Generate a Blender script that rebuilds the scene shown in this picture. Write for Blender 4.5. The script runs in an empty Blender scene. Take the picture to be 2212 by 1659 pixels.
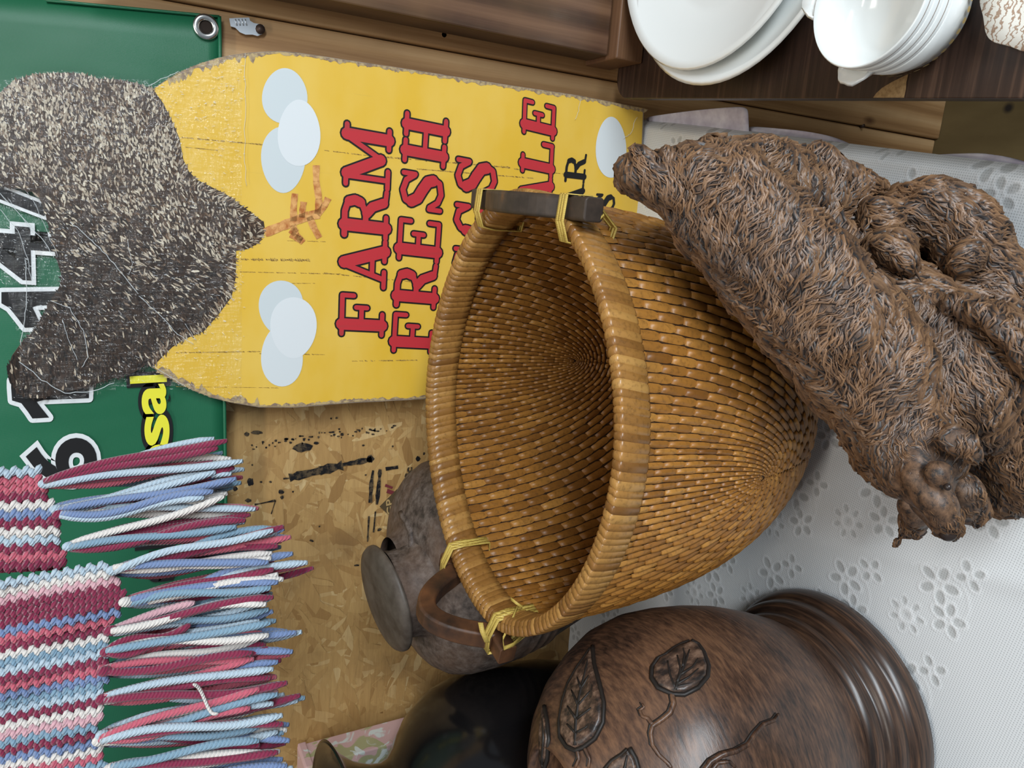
import bpy, bmesh, math, random
import numpy as np
from math import sin, cos, pi, radians, sqrt, hypot, exp, atan2
from mathutils import Vector, Matrix
random.seed(7); rng = np.random.default_rng(7)
S = bpy.context.scene; COL = S.collection
# ---------------------------------------------------------------- camera
FPX = 1600.; TH = radians(28); PSI = radians(15); RHO = radians(2.8)
CAMP = np.array([0, 0, .70])
_H = np.array([-sin(PSI), cos(PSI), 0]); _Z = np.array([0, 0, 1.])
CF = cos(TH)*_H - sin(TH)*_Z; _R0 = np.array([cos(PSI), sin(PSI), 0]); _U0 = np.cross(_R0, CF)
CR = cos(RHO)*_R0 - sin(RHO)*_U0; CU = cos(RHO)*_U0 + sin(RHO)*_R0
cd = bpy.data.cameras.new('camera'); cam = bpy.data.objects.new('camera', cd); COL.objects.link(cam)
m = Matrix.Identity(4)
for i, ax in enumerate((-CU, CR, -CF)):
    for k in range(3): m[k][i] = ax[k]
m.translation = Vector(CAMP); cam.matrix_world = m
cd.sensor_fit = 'HORIZONTAL'; cd.sensor_width = 36; cd.lens = 36*FPX/2212; cd.clip_start = .02
S.camera = cam
# ---------------------------------------------------------------- view, world, lamps
vs = S.view_settings; vs.view_transform = 'Standard'; vs.look = 'None'; vs.exposure = 0.0; vs.gamma = 1; vs.use_curve_mapping = False
W = bpy.data.worlds.new('world'); S.world = W; W.use_nodes = True
W.node_tree.nodes['Background'].inputs[0].default_value = (.80, .90, 1.0, 1); W.node_tree.nodes['Background'].inputs[1].default_value = .26
def area(name, loc, tgt, sx, sy, power, color):
    l = bpy.data.lights.new(name, 'AREA'); l.shape = 'RECTANGLE'; l.size = sx; l.size_y = sy; l.energy = power; l.color = color
    o = bpy.data.objects.new(name, l); COL.objects.link(o); o.location = loc
    o.rotation_euler = (Vector(tgt)-Vector(loc)).to_track_quat('-Z', 'Z').to_euler(); return o
area('shop_window_light', (1.25, -1.25, 1.12), (-.25, .65, .2), 1.7, .36, 66, (.86, .94, 1.0))
area('ceiling_tube_light', (-.35, -.35, 2.15), (-.1, .7, .2), 1.3, .12, 11, (1, .93, .84))
area('ceiling_tube_light', (-.1, .55, 2.4), (-.1, .5, 0), 1.3, .25, 7, (1, .95, .87))

# ---------------------------------------------------------------- pixel helpers (photo pixel -> point on a real plane)
def V(a): return Vector((float(a[0]), float(a[1]), float(a[2])))
def ray(x, y):
    return CF + CR*((1659-y)-829.5)/FPX - CU*(x-1106)/FPX
def onz(x, y, z): d = ray(x, y); return CAMP + d*(z-CAMP[2])/d[2]
def ony(x, y, Y): d = ray(x, y); return CAMP + d*(Y-CAMP[1])/d[1]
def att(x, y, t): return CAMP + ray(x, y)*t
def onplane(x, y, p0, n): d = ray(x, y); return CAMP + d*(np.dot(np.array(p0)-CAMP, n)/np.dot(d, n))

# ---------------------------------------------------------------- object helpers
def tag(o, label=None, cat=None, group=None, kind=None):
    if label: o['label'] = label
    if cat: o['category'] = cat
    if group: o['group'] = group
    if kind: o['kind'] = kind
    return o
def thing(name, loc, label, cat, group=None):
    o = bpy.data.objects.new(name, None); COL.objects.link(o); o.location = V(loc); o.empty_display_size = .02
    return tag(o, label, cat, group)
class MB:
    def __init__(s): s.v = []; s.f = []; s.t = []; s.sm = []
    def add(s, vs_, fs, tint=0.5, smooth=True):
        b = len(s.v); s.v += [tuple(map(float, p)) for p in vs_]
        for f in fs: s.f.append(tuple(b+i for i in f)); s.t.append(tint); s.sm.append(smooth)
    def poly(s, pts, tint=.5): s.add(pts, [tuple(range(len(pts)))], tint, False)
    def box(s, c, d, rot=None, tint=.5):
        R = rot or Matrix.Identity(3); P = []
        for i in (-1, 1):
            for j in (-1, 1):
                for k in (-1, 1): P.append(V(c)+R@Vector((i*d[0]/2, j*d[1]/2, k*d[2]/2)))
        s.add(P, [(0,1,3,2),(4,6,7,5),(0,4,5,1),(2,3,7,6),(0,2,6,4),(1,5,7,3)], tint, False)
    def tube(s, pts, rad, n=8, tint=.5, up=None, caps=True, flat=1.0):
        pts = [V(p) for p in pts]; m_ = len(pts)
        if not hasattr(rad, '__len__'): rad = [rad]*m_
        P = []; pu = up and Vector(up)
        for i, p in enumerate(pts):
            t = (pts[min(i+1, m_-1)]-pts[max(i-1, 0)]).normalized()
            a = (pu or (Vector((0,0,1)) if abs(t.z) < .9 else Vector((1,0,0))))
            b = t.cross(a).normalized(); a = b.cross(t).normalized(); pu = a
            for k in range(n):
                w = 2*pi*k/n; P.append(p+(b*cos(w)+a*sin(w)*flat)*rad[i])
        F = [(i*n+k, i*n+(k+1)%n, (i+1)*n+(k+1)%n, (i+1)*n+k) for i in range(m_-1) for k in range(n)]
        if caps: F += [tuple(range(n))[::-1], tuple((m_-1)*n+k for k in range(n))]
        s.add(P, F, tint)
    def lathe(s, prof, c=(0,0,0), n=64, tint=.5, close=False):
        P = []; m_ = len(prof)
        for r, z in prof:
            for k in range(n): P.append((c[0]+r*cos(2*pi*k/n), c[1]+r*sin(2*pi*k/n), c[2]+z))
        F = [(i*n+k, i*n+(k+1)%n, ((i+1)%m_)*n+(k+1)%n, ((i+1)%m_)*n+k) for i in range(m_ if close else m_-1) for k in range(n)]
        s.add(P, F, tint)
    def prism(s, pts, off, tint=.5):
        n = len(pts); q = [V(p)+V(off) for p in pts]
        s.add([V(p) for p in pts]+q, [tuple(range(n)), tuple(range(2*n-1, n-1, -1))]+[(i, i+n, (i+1)%n+n, (i+1)%n) for i in range(n)], tint, False)
    def grid(s, G, tint=.5, flip=False):
        nr = len(G); nc = len(G[0]); F = []
        for i in range(nr-1):
            for j in range(nc-1):
                q = (i*nc+j, i*nc+j+1, (i+1)*nc+j+1, (i+1)*nc+j); F.append(q[::-1] if flip else q)
        s.add([p for r in G for p in r], F, tint)
    def build(s, name, mat, parent=None, kind=None, label=None):
        me = bpy.data.meshes.new(name); me.from_pydata(s.v, [], s.f)
        me.polygons.foreach_set('use_smooth', s.sm)
        at = me.attributes.new('tint', 'FLOAT', 'FACE'); at.data.foreach_set('value', [float(x) for x in s.t])
        me.materials.append(mat); me.validate(clean_customdata=False)
        return link(name, me, parent, kind, label)
def link(name, me, parent=None, kind=None, label=None):
    o = bpy.data.objects.new(name, me); COL.objects.link(o)
    if parent is not None:
        o.parent = parent; l = parent.matrix_basis.translation.copy()
        p = parent
        while p.parent is not None: p = p.parent; l += p.matrix_basis.translation
        o.matrix_basis = Matrix.Translation(-l) if l.length > 0 else Matrix.Identity(4)
    if kind: o['kind'] = kind
    if label: o['label'] = label
    return o
def bevel(o, w, seg=2):
    b = o.modifiers.new('bevel', 'BEVEL'); b.width = w; b.segments = seg; b.limit_method = 'ANGLE'; b.angle_limit = radians(35); return o

# ---------------------------------------------------------------- material helpers
class NM:
    def __init__(s, name, rough=.5, spec=.5, metal=0., color=None):
        s.m = bpy.data.materials.new(name); s.m.use_nodes = True; s.t = s.m.node_tree; s.b = s.t.nodes['Principled BSDF']
        s.b.inputs['Roughness'].default_value = rough; s.b.inputs['Specular IOR Level'].default_value = spec; s.b.inputs['Metallic'].default_value = metal
        if color: s.b.inputs['Base Color'].default_value = (*color, 1)
    def n(s, k, **kw):
        x = s.t.nodes.new(k)
        for a, b in kw.items(): setattr(x, a, b)
        return x
    def l(s, a, b): s.t.links.new(a, b)
    def put(s, sock, v):
        if hasattr(v, 'is_output') or isinstance(v, bpy.types.NodeSocket): s.l(v, sock)
        else: sock.default_value = v
    def co(s, scale=(1,1,1), rot=(0,0,0), loc=(0,0,0), gen='Object'):
        tc = s.n('ShaderNodeTexCoord'); mp = s.n('ShaderNodeMapping'); s.l(tc.outputs[gen], mp.inputs[0])
        mp.inputs['Scale'].default_value = scale; mp.inputs['Rotation'].default_value = rot; mp.inputs['Location'].default_value = loc
        return mp.outputs[0]
    def noise(s, vec, scale, detail=4, rough=.55, dist=0.):
        x = s.n('ShaderNodeTexNoise'); s.l(vec, x.inputs['Vector']); x.inputs['Scale'].default_value = scale
        x.inputs['Detail'].default_value = detail; x.inputs['Roughness'].default_value = rough; x.inputs['Distortion'].default_value = dist
        return x.outputs['Fac']
    def voro(s, vec, scale, feature='F1', out='Distance', rnd=1.):
        x = s.n('ShaderNodeTexVoronoi', feature=feature); s.l(vec, x.inputs['Vector']); x.inputs['Scale'].default_value = scale; x.inputs['Randomness'].default_value = rnd
        return x.outputs[out]
    def wave(s, vec, scale, dist=2., detail=2., dscale=1., kind='BANDS', d='X'):
        x = s.n('ShaderNodeTexWave', wave_type=kind); s.l(vec, x.inputs['Vector']); x.inputs['Scale'].default_value = scale
        if kind == 'BANDS': x.bands_direction = d
        x.inputs['Distortion'].default_value = dist; x.inputs['Detail'].default_value = detail; x.inputs['Detail Scale'].default_value = dscale
        return x.outputs['Fac']
    def ramp(s, fac, stops, interp='LINEAR'):
        x = s.n('ShaderNodeValToRGB'); s.l(fac, x.inputs[0]); e = x.color_ramp.elements; x.color_ramp.interpolation = interp
        while len(e) < len(stops): e.new(.5)
        for k, (p, c) in zip(e, stops):
            k.position = p; k.color = (*c, 1) if hasattr(c, '__len__') else (c, c, c, 1)
        return x.outputs[0]
    def mix(s, f, a, b, mode='MIX'):
        x = s.n('ShaderNodeMix', data_type='RGBA', blend_type=mode); s.put(x.inputs[0], f)
        for k, v in ((6, a), (7, b)):
            if isinstance(v, tuple): v = (*v, 1)
            s.put(x.inputs[k], v)
        return x.outputs[2]
    def math(s, op, a, b=0., clamp=False):
        x = s.n('ShaderNodeMath', operation=op, use_clamp=clamp); s.put(x.inputs[0], a); s.put(x.inputs[1], b); return x.outputs[0]
    def attr(s, name='tint'): x = s.n('ShaderNodeAttribute', attribute_name=name); return x.outputs['Fac']
    def attrc(s, name): x = s.n('ShaderNodeAttribute', attribute_name=name); return x.outputs['Color']
    def col(s, c): s.l(c, s.b.inputs['Base Color']); return s
    def rough(s, r): s.l(r, s.b.inputs['Roughness']); return s
    def bump(s, h, strength=.5, dist=.001, prev=None):
        x = s.n('ShaderNodeBump'); s.l(h, x.inputs['Height']); x.inputs['Strength'].default_value = strength; x.inputs['Distance'].default_value = dist
        if prev is not None: s.l(prev, x.inputs['Normal'])
        s.l(x.outputs[0], s.b.inputs['Normal']); return x.outputs[0]
def flat(name, c, rough=.5, spec=.5, metal=0.): return NM(name, rough, spec, metal, c).m

def m_pine(name, dirz=True, base=((.24,.12,.045),(.43,.25,.11),(.56,.36,.18)), knots=True, rough=.55):
    M = NM(name, rough, .35); v = M.co((14, 14, 1.6)) if dirz else M.co((1.6, 14, 14))
    w = M.wave(v, .55, 7, 3, .8, d='X'); g = M.noise(M.co((260, 260, 6)) if dirz else M.co((6, 260, 260)), 1, 3)
    f = M.math('ADD', M.math('MULTIPLY', w, .55), M.math('MULTIPLY', g, .5))
    c = M.ramp(f, [(.15, base[0]), (.5, base[1]), (.9, base[2])])
    if knots:
        k = M.voro(M.co((1, 1, .45), loc=(.3, 0, .2)), 13)
        c = M.mix(M.ramp(k, [(.03, 1.), (.12, 0.)]), c, (.08, .03, .012))
    c = M.mix(M.ramp(M.noise(M.co(), 5, 4), [(.4, 0.), (.7, .45)]), c, (.22, .12, .05))
    M.col(c); M.bump(g, .25, .001); return M.m
MAT = {}
MAT['pine'] = m_pine('pine')
MAT['pine2'] = m_pine('pine_gold', base=((.26,.12,.03),(.44,.24,.075),(.55,.33,.12)))
MAT['darkwood'] = m_pine('stained_plank', True, ((.018,.008,.005),(.065,.030,.018),(.15,.078,.045)), False, .45)
MAT['darkwoodh'] = m_pine('stained_rail', False, ((.018,.008,.005),(.075,.033,.018),(.17,.085,.045)), False, .45)

def m_osb():
    M = NM('osb_strand', .5, .4); t = M.attr(); g = M.noise(M.co((30, 30, 300), rot=(0, .5, 0)), 1, 4, .6)
    c = M.ramp(t, [(0, (.24,.12,.035)), (.3, (.46,.27,.095)), (.7, (.60,.38,.145)), (1, (.80,.60,.30))])
    c = M.mix(M.math('MULTIPLY', g, .55), c, (.24, .12, .045)); c = M.mix(M.ramp(M.noise(M.co(), 9, 5), [(.55, 0.), (.75, .5)]), c, (.16,.09,.04))
    M.col(c); M.bump(g, .4, .001); return M.m
MAT['osb'] = m_osb()
# ================================================================ THE SETTING
WALLY = .985
def struct(mb, name, mat, parent=None): return mb.build(name, mat, parent, kind='structure' if parent is None else None)
b = MB(); b.box((-.3, WALLY+.012, .3), (3.2, .02, 2.1)); wall = struct(b, 'wall_back', MAT['osb'])
wall['label'] = 'oriented strand board wall behind the table'
mbs = [MB(), MB()]
for i in range(3600):
    big = i < 1500
    x = random.uniform(-1.15, .06); z = random.uniform(.02, .72)
    if random.random() < .5: x = random.uniform(-.95, -.2); z = random.uniform(.15, .66)
    L = random.uniform(.07, .17) if big else random.uniform(.02, .09); w = L*random.uniform(.14, .42) if big else random.uniform(.002, .024)
    a = random.gauss(.25, .7) if random.random() < .6 else random.uniform(0, pi); n_ = 7
    P = []
    for k in range(n_):
        u = 2*pi*k/n_+random.uniform(-.25, .25); dx = L/2*cos(u)*random.uniform(.8, 1.1); dz = w/2*sin(u)*random.uniform(.7, 1.2)
        P.append((x+dx*cos(a)-dz*sin(a), WALLY+.0018-(.0012*i/3600)+dx*.004, z+dx*sin(a)+dz*cos(a)))
    mbs[0].poly(P, min(1, max(0, random.gauss(.55, .18))))
mbs[0].build('wood_strand', MAT['osb'], wall, 'stuff')
# black stamps and stains printed on the strand board
M = NM('black_stamp_ink', .6, .2); M.col(M.ramp(M.noise(M.co(), 160, 4), [(.45, (.012,.011,.012)), (.62, (.10,.07,.04))])); MAT['ink'] = M.m
def wp(x, y, off=.0005): return ony(x, y, WALLY-off)
ink = MB()
def blot(x, y, rx, ry, a=0, n=14, j=.18, mb=None, off=.0006, tint=.5):
    P = []
    for k in range(n):
        u = 2*pi*k/n; r = 1+random.uniform(-j, j); dx = rx*cos(u)*r; dy = ry*sin(u)*r
        P.append(wp(x+dx*cos(a)-dy*sin(a), y+dx*sin(a)+dy*cos(a), off))
    (mb or ink).poly(P, tint)
for d in ((654,966,20,10,-.15),(541,1041,7,8,0),(533,938,5,5,0),(555,934,12,4,0),(607,1062,6,5,0),(609,1074,4,4,0),(536,1081,7,4,0),(508,1055,5,5,0),
          (727,903,3,2,0),(715,904,2,2,0),(785,962,3,2,0),(820,1144,5,3,-.4),(564,1041,3,2,0),(584,1041,3,2,0),(683,957,6,3,0),(545,1004,2,2,0),(848,964,2,2,0),(903,991,5,6,0),
          (790,1026,2,2,0),(690,1137,2,2,0),(633,1062,2,2,0),(673,1168,5,2,.3),(770,1221,6,2,0),(916,980,2,3,0)): blot(*d)
def pstrip(mb, pts, w, off=.0006, j=.2, fn=wp, tint=.5):
    for (x0, y0), (x1, y1) in zip(pts[:-1], pts[1:]):
        n = max(2, int(hypot(x1-x0, y1-y0)/9)); nx, ny = -(y1-y0), (x1-x0); l = hypot(nx, ny); nx /= l; ny /= l; A = []; B = []
        for k in range(n+1):
            u = k/n; q = w/2*(1+random.uniform(-j, j)); A.append(fn(x0+(x1-x0)*u+nx*q, y0+(y1-y0)*u+ny*q, off)); B.append(fn(x0+(x1-x0)*u-nx*q, y0+(y1-y0)*u-ny*q, off))
        mb.poly(A+B[::-1], tint)
pstrip(ink, [(625,1032),(690,1017),(740,1005)], 17, j=.35); pstrip(ink, [(740,1004),(803,992)], 10, j=.5); pstrip(ink, [(612,1034),(625,1033)], 3); blot(800, 991, 8, 8)
pstrip(ink, [(806,1016),(802,1045),(800,1086)], 7, j=.4); pstrip(ink, [(821,1014),(818,1050),(814,1090)], 8, j=.4); pstrip(ink, [(833,1013),(860,1009)], 7)
pstrip(ink, [(550,1090),(595,1081),(586,1110)], 3, j=.6); pstrip(ink, [(797,1115),(794,1170)], 3, j=.6); pstrip(ink, [(811,1105),(807,1150)], 3, j=.6)
for k in range(60):
    u = k/60; blot(550+300*u+random.gauss(0, 6), 962-40*u+random.gauss(0, 5), random.uniform(1, 5), random.uniform(1, 2.5))
o = ink.build('stamp_print', MAT['ink'], wall)
d_ = MB(); d_.poly([wp(820,1094,.0009), wp(858,1056,.0009), wp(866,1090,.0009), wp(850,1122,.0009)]); MAT['inkbrown'] = flat('brown_stamp_ink', (.085,.058,.03), .6, .2)
d_.build('stamp_print', MAT['inkbrown'], wall); MAT['tan'] = flat('tan_stamp_letter', (.42,.28,.12), .6, .2); MAT['maroonink'] = flat('maroon_stamp_ink', (.16,.03,.035), .6, .2)
d_ = MB(); pstrip(d_, [(832,1048),(848,1054)], 6); pstrip(d_, [(836,1060),(862,1070)], 8); d_.build('stamp_print', MAT['maroonink'], wall)
def text(body, origin, xdir, zdir, size, mat, parent, name='lettering', offset=0., off=(0,0,0), thick=0., shear=0., xs=1.):
    c = bpy.data.curves.new(name, 'FONT'); c.body = body; c.size = size; c.offset = offset; c.extrude = thick; c.resolution_u = 6; c.shear = shear
    o = bpy.data.objects.new(name, c); COL.objects.link(o); dg = bpy.context.evaluated_depsgraph_get()
    me = bpy.data.meshes.new_from_object(o.evaluated_get(dg)); bpy.data.objects.remove(o)
    lsb = min(v.co.x for v in me.vertices)+offset; me.transform(Matrix.Translation((-lsb, 0, 0)))
    X = V(xdir).normalized(); Z_ = V(zdir); Z_ = (Z_-X*Z_.dot(X)).normalized(); N = X.cross(Z_)
    T = Matrix(((X.x*xs, Z_.x, N.x, origin[0]+off[0]), (X.y*xs, Z_.y, N.y, origin[1]+off[1]), (X.z*xs, Z_.z, N.z, origin[2]+off[2]), (0,0,0,1)))
    me.transform(T); me.materials.clear(); me.materials.append(mat); return link(name, me, parent)
def ptext(body, bl, br, tl, mat, parent, fn, off, offset=0., bold=0., xs=None, name='lettering', capr=.7):
    """text with its baseline from pixel bl to br and cap height up to tl"""
    A = fn(*bl, off); B = fn(*br, off); C = fn(*tl, off); h = np.linalg.norm(C-A); w = np.linalg.norm(B-A); size = h/capr
    c = bpy.data.curves.new('t', 'FONT'); c.body = body; c.size = size; o = bpy.data.objects.new('t', c); COL.objects.link(o)
    bpy.context.view_layer.update(); nat = o.dimensions.x; bpy.data.objects.remove(o)
    k_ = w/nat
    if body in 'li': k_ = min(k_, 1.2); A = A+(B-A)*(.5-.5*nat*k_/w)
    return text(body, A, B-A, C-A, size, mat, parent, name, offset=offset, xs=k_)
ptext('GP', (851,1110), (848,1077), (837,1108), MAT['tan'], wall, wp, .0012, offset=.0003)
ptext('Pacific', (884,1075), (890,1010), (871,1073), MAT['ink'], wall, wp, .0009, offset=.0006)
ptext('BON', (907,1057), (911,1010), (896,1056), MAT['ink'], wall, wp, .0009, offset=.0003)

b = MB(); b.box((-.3, .4, -.73), (4, 3.2, .02))
M = NM('plywood_floor', .6, .3); c = M.ramp(M.noise(M.co((3, 1, 1)), 3, 5), [(.3, (.11,.075,.03)), (.7, (.21,.15,.065))]); c = M.mix(M.ramp(M.voro(M.co(), 11), [(.05, 1.), (.13, 0.)]), c, (.02,.015,.012)); M.col(c)
fl = struct(b, 'floor', M.m); fl['label'] = 'worn plywood floor under the tables'
# vertical pine studs behind the banner and sign
for k, (x0, x1, yf, mt) in enumerate(((.062, .192, .955, 'pine'), (.1935, .32, .948, 'pine'))):
    b = MB(); b.box(((x0+x1)/2, (yf+.984)/2, .25), (x1-x0, .984-yf, 1.94)); o = struct(b, 'trim_%d' % (k+1), MAT[mt]); bevel(o, .003); o['label'] = ('vertical pine stud with knots, beside the yellow sign', 'vertical pine stud behind the dark crate and plates')[k]
# ================================================================ TABLE + CLOTH
ta, tb = np.array([.145, .928]), np.array([.071, .385]); tdir = (tb-ta)/np.linalg.norm(tb-ta); tperp = np.array([tdir[1], -tdir[0]])
if tperp[0] > 0: tperp = -tperp
def tpt(u, v, z): p = ta-tdir*.035+tperp*(u+.004)+tdir*v; return (p[0], p[1], z)     # u: leftwards, v: towards camera
tab = thing('table', (-.3, .5, -.72), 'long table under the white lace cloth holding the jars and basket', 'table')
def tbox(mb, u0, u1, v0, v1, z0, z1):
    mb.prism([tpt(u0, v0, z0), tpt(u1, v0, z0), tpt(u1, v1, z0), tpt(u0, v1, z0)], (0, 0, z1-z0))
MAT['tablewhite'] = flat('table_plastic', (.6, .6, .58), .5)
MAT['steel'] = flat('grey_steel', (.35, .35, .36), .35, .5, .8)
b = MB(); tbox(b, .004, 1.5, .012, .86, -.032, -.008); b.build('tabletop', MAT['tablewhite'], tab)
for u, v in ((.1, .1), (1.4, .1), (.1, .78), (1.4, .78)):
    b = MB(); b.tube([tpt(u, v, -.03), tpt(u, v, -.715)], .014, 10); b.build('leg', MAT['steel'], tab)
# lace cloth: grid with a woven openwork pattern stored as attribute + relief
NU, NV = 620, 500; UW, VW = 1.06, .86
uu, vv = np.meshgrid(np.linspace(0, UW, NU), np.linspace(0, VW, NV)); hole = np.zeros_like(uu); ridge = np.zeros_like(uu)
def ell(cu, cv, ru, rv, a):
    du = uu-cu; dv = vv-cv; x = du*cos(a)+dv*sin(a); y = -du*sin(a)+dv*cos(a); return np.sqrt((x/ru)**2+(y/rv)**2)
def petal(cu, cv, ru, rv, a, s=1.):
    i0 = max(0, int((cv-.02)/VW*NV)); i1 = min(NV, int((cv+.02)/VW*NV)+1); j0 = max(0, int((cu-.02)/UW*NU)); j1 = min(NU, int((cu+.02)/UW*NU)+1)
    if i0 >= i1 or j0 >= j1: return
    du = uu[i0:i1, j0:j1]-cu; dv = vv[i0:i1, j0:j1]-cv; x = du*cos(a)+dv*sin(a); y = -du*sin(a)+dv*cos(a); d = np.sqrt((x/ru)**2+(y/rv)**2)
    hole[i0:i1, j0:j1] = np.maximum(hole[i0:i1, j0:j1], np.clip((1.05-d)*5, 0, 1)*s); ridge[i0:i1, j0:j1] = np.maximum(ridge[i0:i1, j0:j1], np.exp(-((d-1.2)/.16)**2))
def ring(cu, cv, r, w=.0016):
    d = np.sqrt((uu-cu)**2+(vv-cv)**2); global ridge; ridge = np.maximum(ridge, np.exp(-((d-r)/w)**2)); return d
step = .112
for i in range(-1, 10):
    for j in range(-1, 8):
        cu = i*step+(j%2)*step*.5; cv = j*step*.82
        for k in range(5): petal(cu+.013*cos(k*1.256+i), cv+.013*sin(k*1.256+i), .0048, .0072, k*1.256+i+pi/2)
        for k in range(5): petal(cu+.028+.011*cos(k*1.256+j), cv+.020+.011*sin(k*1.256+j), .0044, .0064, k*1.256+j+pi/2)
        for k in range(4): petal(cu-.026+.0095*cos(k*1.57+j), cv+.024+.0095*sin(k*1.57+j), .004, .0055, k*1.57+j+pi/2)
        ex, ey = cu+.050, cv-.018
        ring(ex, ey, .0075); ring(ex, ey, .0035, .001); petal(ex, ey, .0052, .0052, 0, .6)
        for k in range(7): petal(ex+.0145*cos(k*.9), ey+.0145*sin(k*.9), .0032, .0048, k*.9+pi/2, .8)
        for k in range(26):   # curved stem
            w_ = k/25*pi*1.1; su, sv = cu+.028*cos(w_+j)+.01, cv+.034*sin(w_+j)
            i0 = max(0, int((sv-.004)/VW*NV)); i1 = min(NV, int((sv+.004)/VW*NV)+1); j0 = max(0, int((su-.004)/UW*NU)); j1 = min(NU, int((su+.004)/UW*NU)+1)
            if i0 < i1 and j0 < j1: ridge[i0:i1, j0:j1] = np.maximum(ridge[i0:i1, j0:j1], np.exp(-(((uu[i0:i1, j0:j1]-su)**2+(vv[i0:i1, j0:j1]-sv)**2)/.0000012)))
wav = .0011*np.sin(uu*17+vv*9)*np.sin(vv*13-uu*5)-.0011
fold = .0022*np.exp(-((uu*.9+vv*.35-.56)/.012)**2)
zz = wav+fold+ridge*.0006-hole*.0004
drop = np.clip((.016-uu)/.016, 0, 1); zz = zz-.020*drop**2; zz -= .022*np.clip((.014-vv)/.014, 0, 1)**2
px_ = ta[0]-tdir[0]*.035+tperp[0]*(uu-.004*0)+tdir[0]*vv; py_ = ta[1]-tdir[1]*.035+tperp[1]*uu+tdir[1]*vv
me = bpy.data.meshes.new('tablecloth'); co = np.stack([px_, py_, zz], -1).reshape(-1, 3)
me.vertices.add(NU*NV); me.vertices.foreach_set('co', co.ravel())
ii = (np.arange(NV-1)[:, None]*NU+np.arange(NU-1)[None]).ravel(); q = np.stack([ii, ii+NU, ii+NU+1, ii+1], 1)
me.loops.add(q.size); me.loops.foreach_set('vertex_index', q.ravel()); me.polygons.add(len(q)); me.polygons.foreach_set('loop_start', np.arange(0, q.size, 4)); me.polygons.foreach_set('use_smooth', np.ones(len(q), bool))
me.update(); me.validate(); at = me.attributes.new('hole', 'FLOAT', 'POINT'); at.data.foreach_set('value', hole.ravel().astype(np.float32)); at = me.attributes.new('ridge', 'FLOAT', 'POINT'); at.data.foreach_set('value', ridge.ravel().astype(np.float32))
M = NM('white_lace', .75, .25); h = M.attr('hole'); r = M.attr('ridge')
mesh = M.voro(M.co((1, 1, .0), rot=(0, 0, .13)), 420, rnd=.0); dots = M.ramp(mesh, [(.18, 1.), (.34, 0.)])
wv = M.wave(M.co((1, 1, 0), rot=(0, 0, .13)), 700, 0, 0, d='Y')
hn = M.math('MULTIPLY', h, M.math('ADD', M.math('MULTIPLY', wv, .5), .45))
c = M.mix(M.math('MULTIPLY', dots, .55), (.78, .80, .81), (.36, .38, .39)); c = M.mix(M.math('MULTIPLY', hn, .80), c, (.36, .37, .36)); c = M.mix(M.math('MULTIPLY', r, .5), c, (.90, .91, .92))
M.col(c); M.bump(M.math('SUBTRACT', 1., dots), .25, .0006); me.materials.append(M.m)
cl = link('tablecloth', me); tag(cl, 'white lace tablecloth with woven floral pattern spread over the table', 'tablecloth')
# pale lilac under-cloth hanging out past the right table edge
M = NM('lilac_cloth', .8, .2); M.col(M.ramp(M.noise(M.co(), 40, 4), [(.35, (.50,.47,.58)), (.7, (.78,.77,.86))])); M.bump(M.noise(M.co(), 300, 3), .3, .0006); MAT['lilac'] = M.m
def clothpiece(pts_top, pts_bot, zt, zb_, label):
    G = []
    for k in range(6):
        u = k/5; G.append([V(onz(a[0]+(b_[0]-a[0])*u, a[1]+(b_[1]-a[1])*u, zt+(zb_-zt)*u+.003*sin(k*2.1+i*1.7))) for i, (a, b_) in enumerate(zip(pts_top, pts_bot))])
    b = MB(); b.grid(G); o = b.build('folded_cloth', MAT['lilac']); sd = o.modifiers.new('s', 'SUBSURF'); sd.levels = 1; sd.render_levels = 2; so = o.modifiers.new('t', 'SOLIDIFY'); so.thickness = .0012
    tag(o, label, 'cloth', None)
clothpiece([(1398,285),(1450,289),(1510,293),(1560,297),(1618,302)], [(1396,252),(1450,245),(1520,237),(1580,231),(1614,230)], -.022, -.012, 'pale lilac cloth sticking up beside the lower corner of the yellow sign')
clothpiece([(1612,300),(1680,308),(1740,314),(1800,322),(1850,332)], [(1618,272),(1680,277),(1740,284),(1800,293),(1848,316)], -.022, -.03, 'pale pink cloth edge showing beside the middle of the table edge')
clothpiece([(1990,345),(2060,352),(2120,358),(2180,365),(2240,372)], [(1995,336),(2060,331),(2130,332),(2180,338),(2240,356)], -.022, -.03, 'pale pink cloth bulging out past the near right table edge')
exec_after = []
# ================================================================ SIDE TABLE, CRATE, DISHES
ZB = .06
M = NM('dark_laminate', .38, .45); g = M.noise(M.co((5, 150, 1), rot=(0,0,.09)), 1, 5, .6); c = M.ramp(g, [(.3, (.020,.011,.008)), (.55, (.042,.023,.016)), (.80, (.13,.072,.045))]); M.col(c); M.bump(g, .1, .0005); MAT['lam'] = M.m
e0 = onz(1446,213,ZB); e1_ = onz(2212,213,ZB); ed = (e1_-e0)/np.linalg.norm(e1_-e0); eo = np.array([-ed[1], ed[0], 0]); 
if eo[0] < 0: eo = -eo
far = .125; rc = .032; K = []
for k in range(9):
    w = pi/2*k/8; K.append(e0-ed*far+eo*(rc-rc*sin(w))+ed*(rc-rc*cos(w)))
side = thing('side_table', (.3, .5, -.72), 'dark wood grain side table with rounded corner holding white dishes', 'table')
b = MB(); P = [e0-ed*far+eo*.75]+K+[e1_+ed*.2, e1_+ed*.2+eo*.75]; b.prism([p-np.array([0,0,.018]) for p in P], (0,0,.018)); bevel(b.build('tabletop', MAT['lam'], side), .0012)
b = MB(); q0, q1 = e0-ed*(far-.04), e1_+ed*.19
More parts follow.
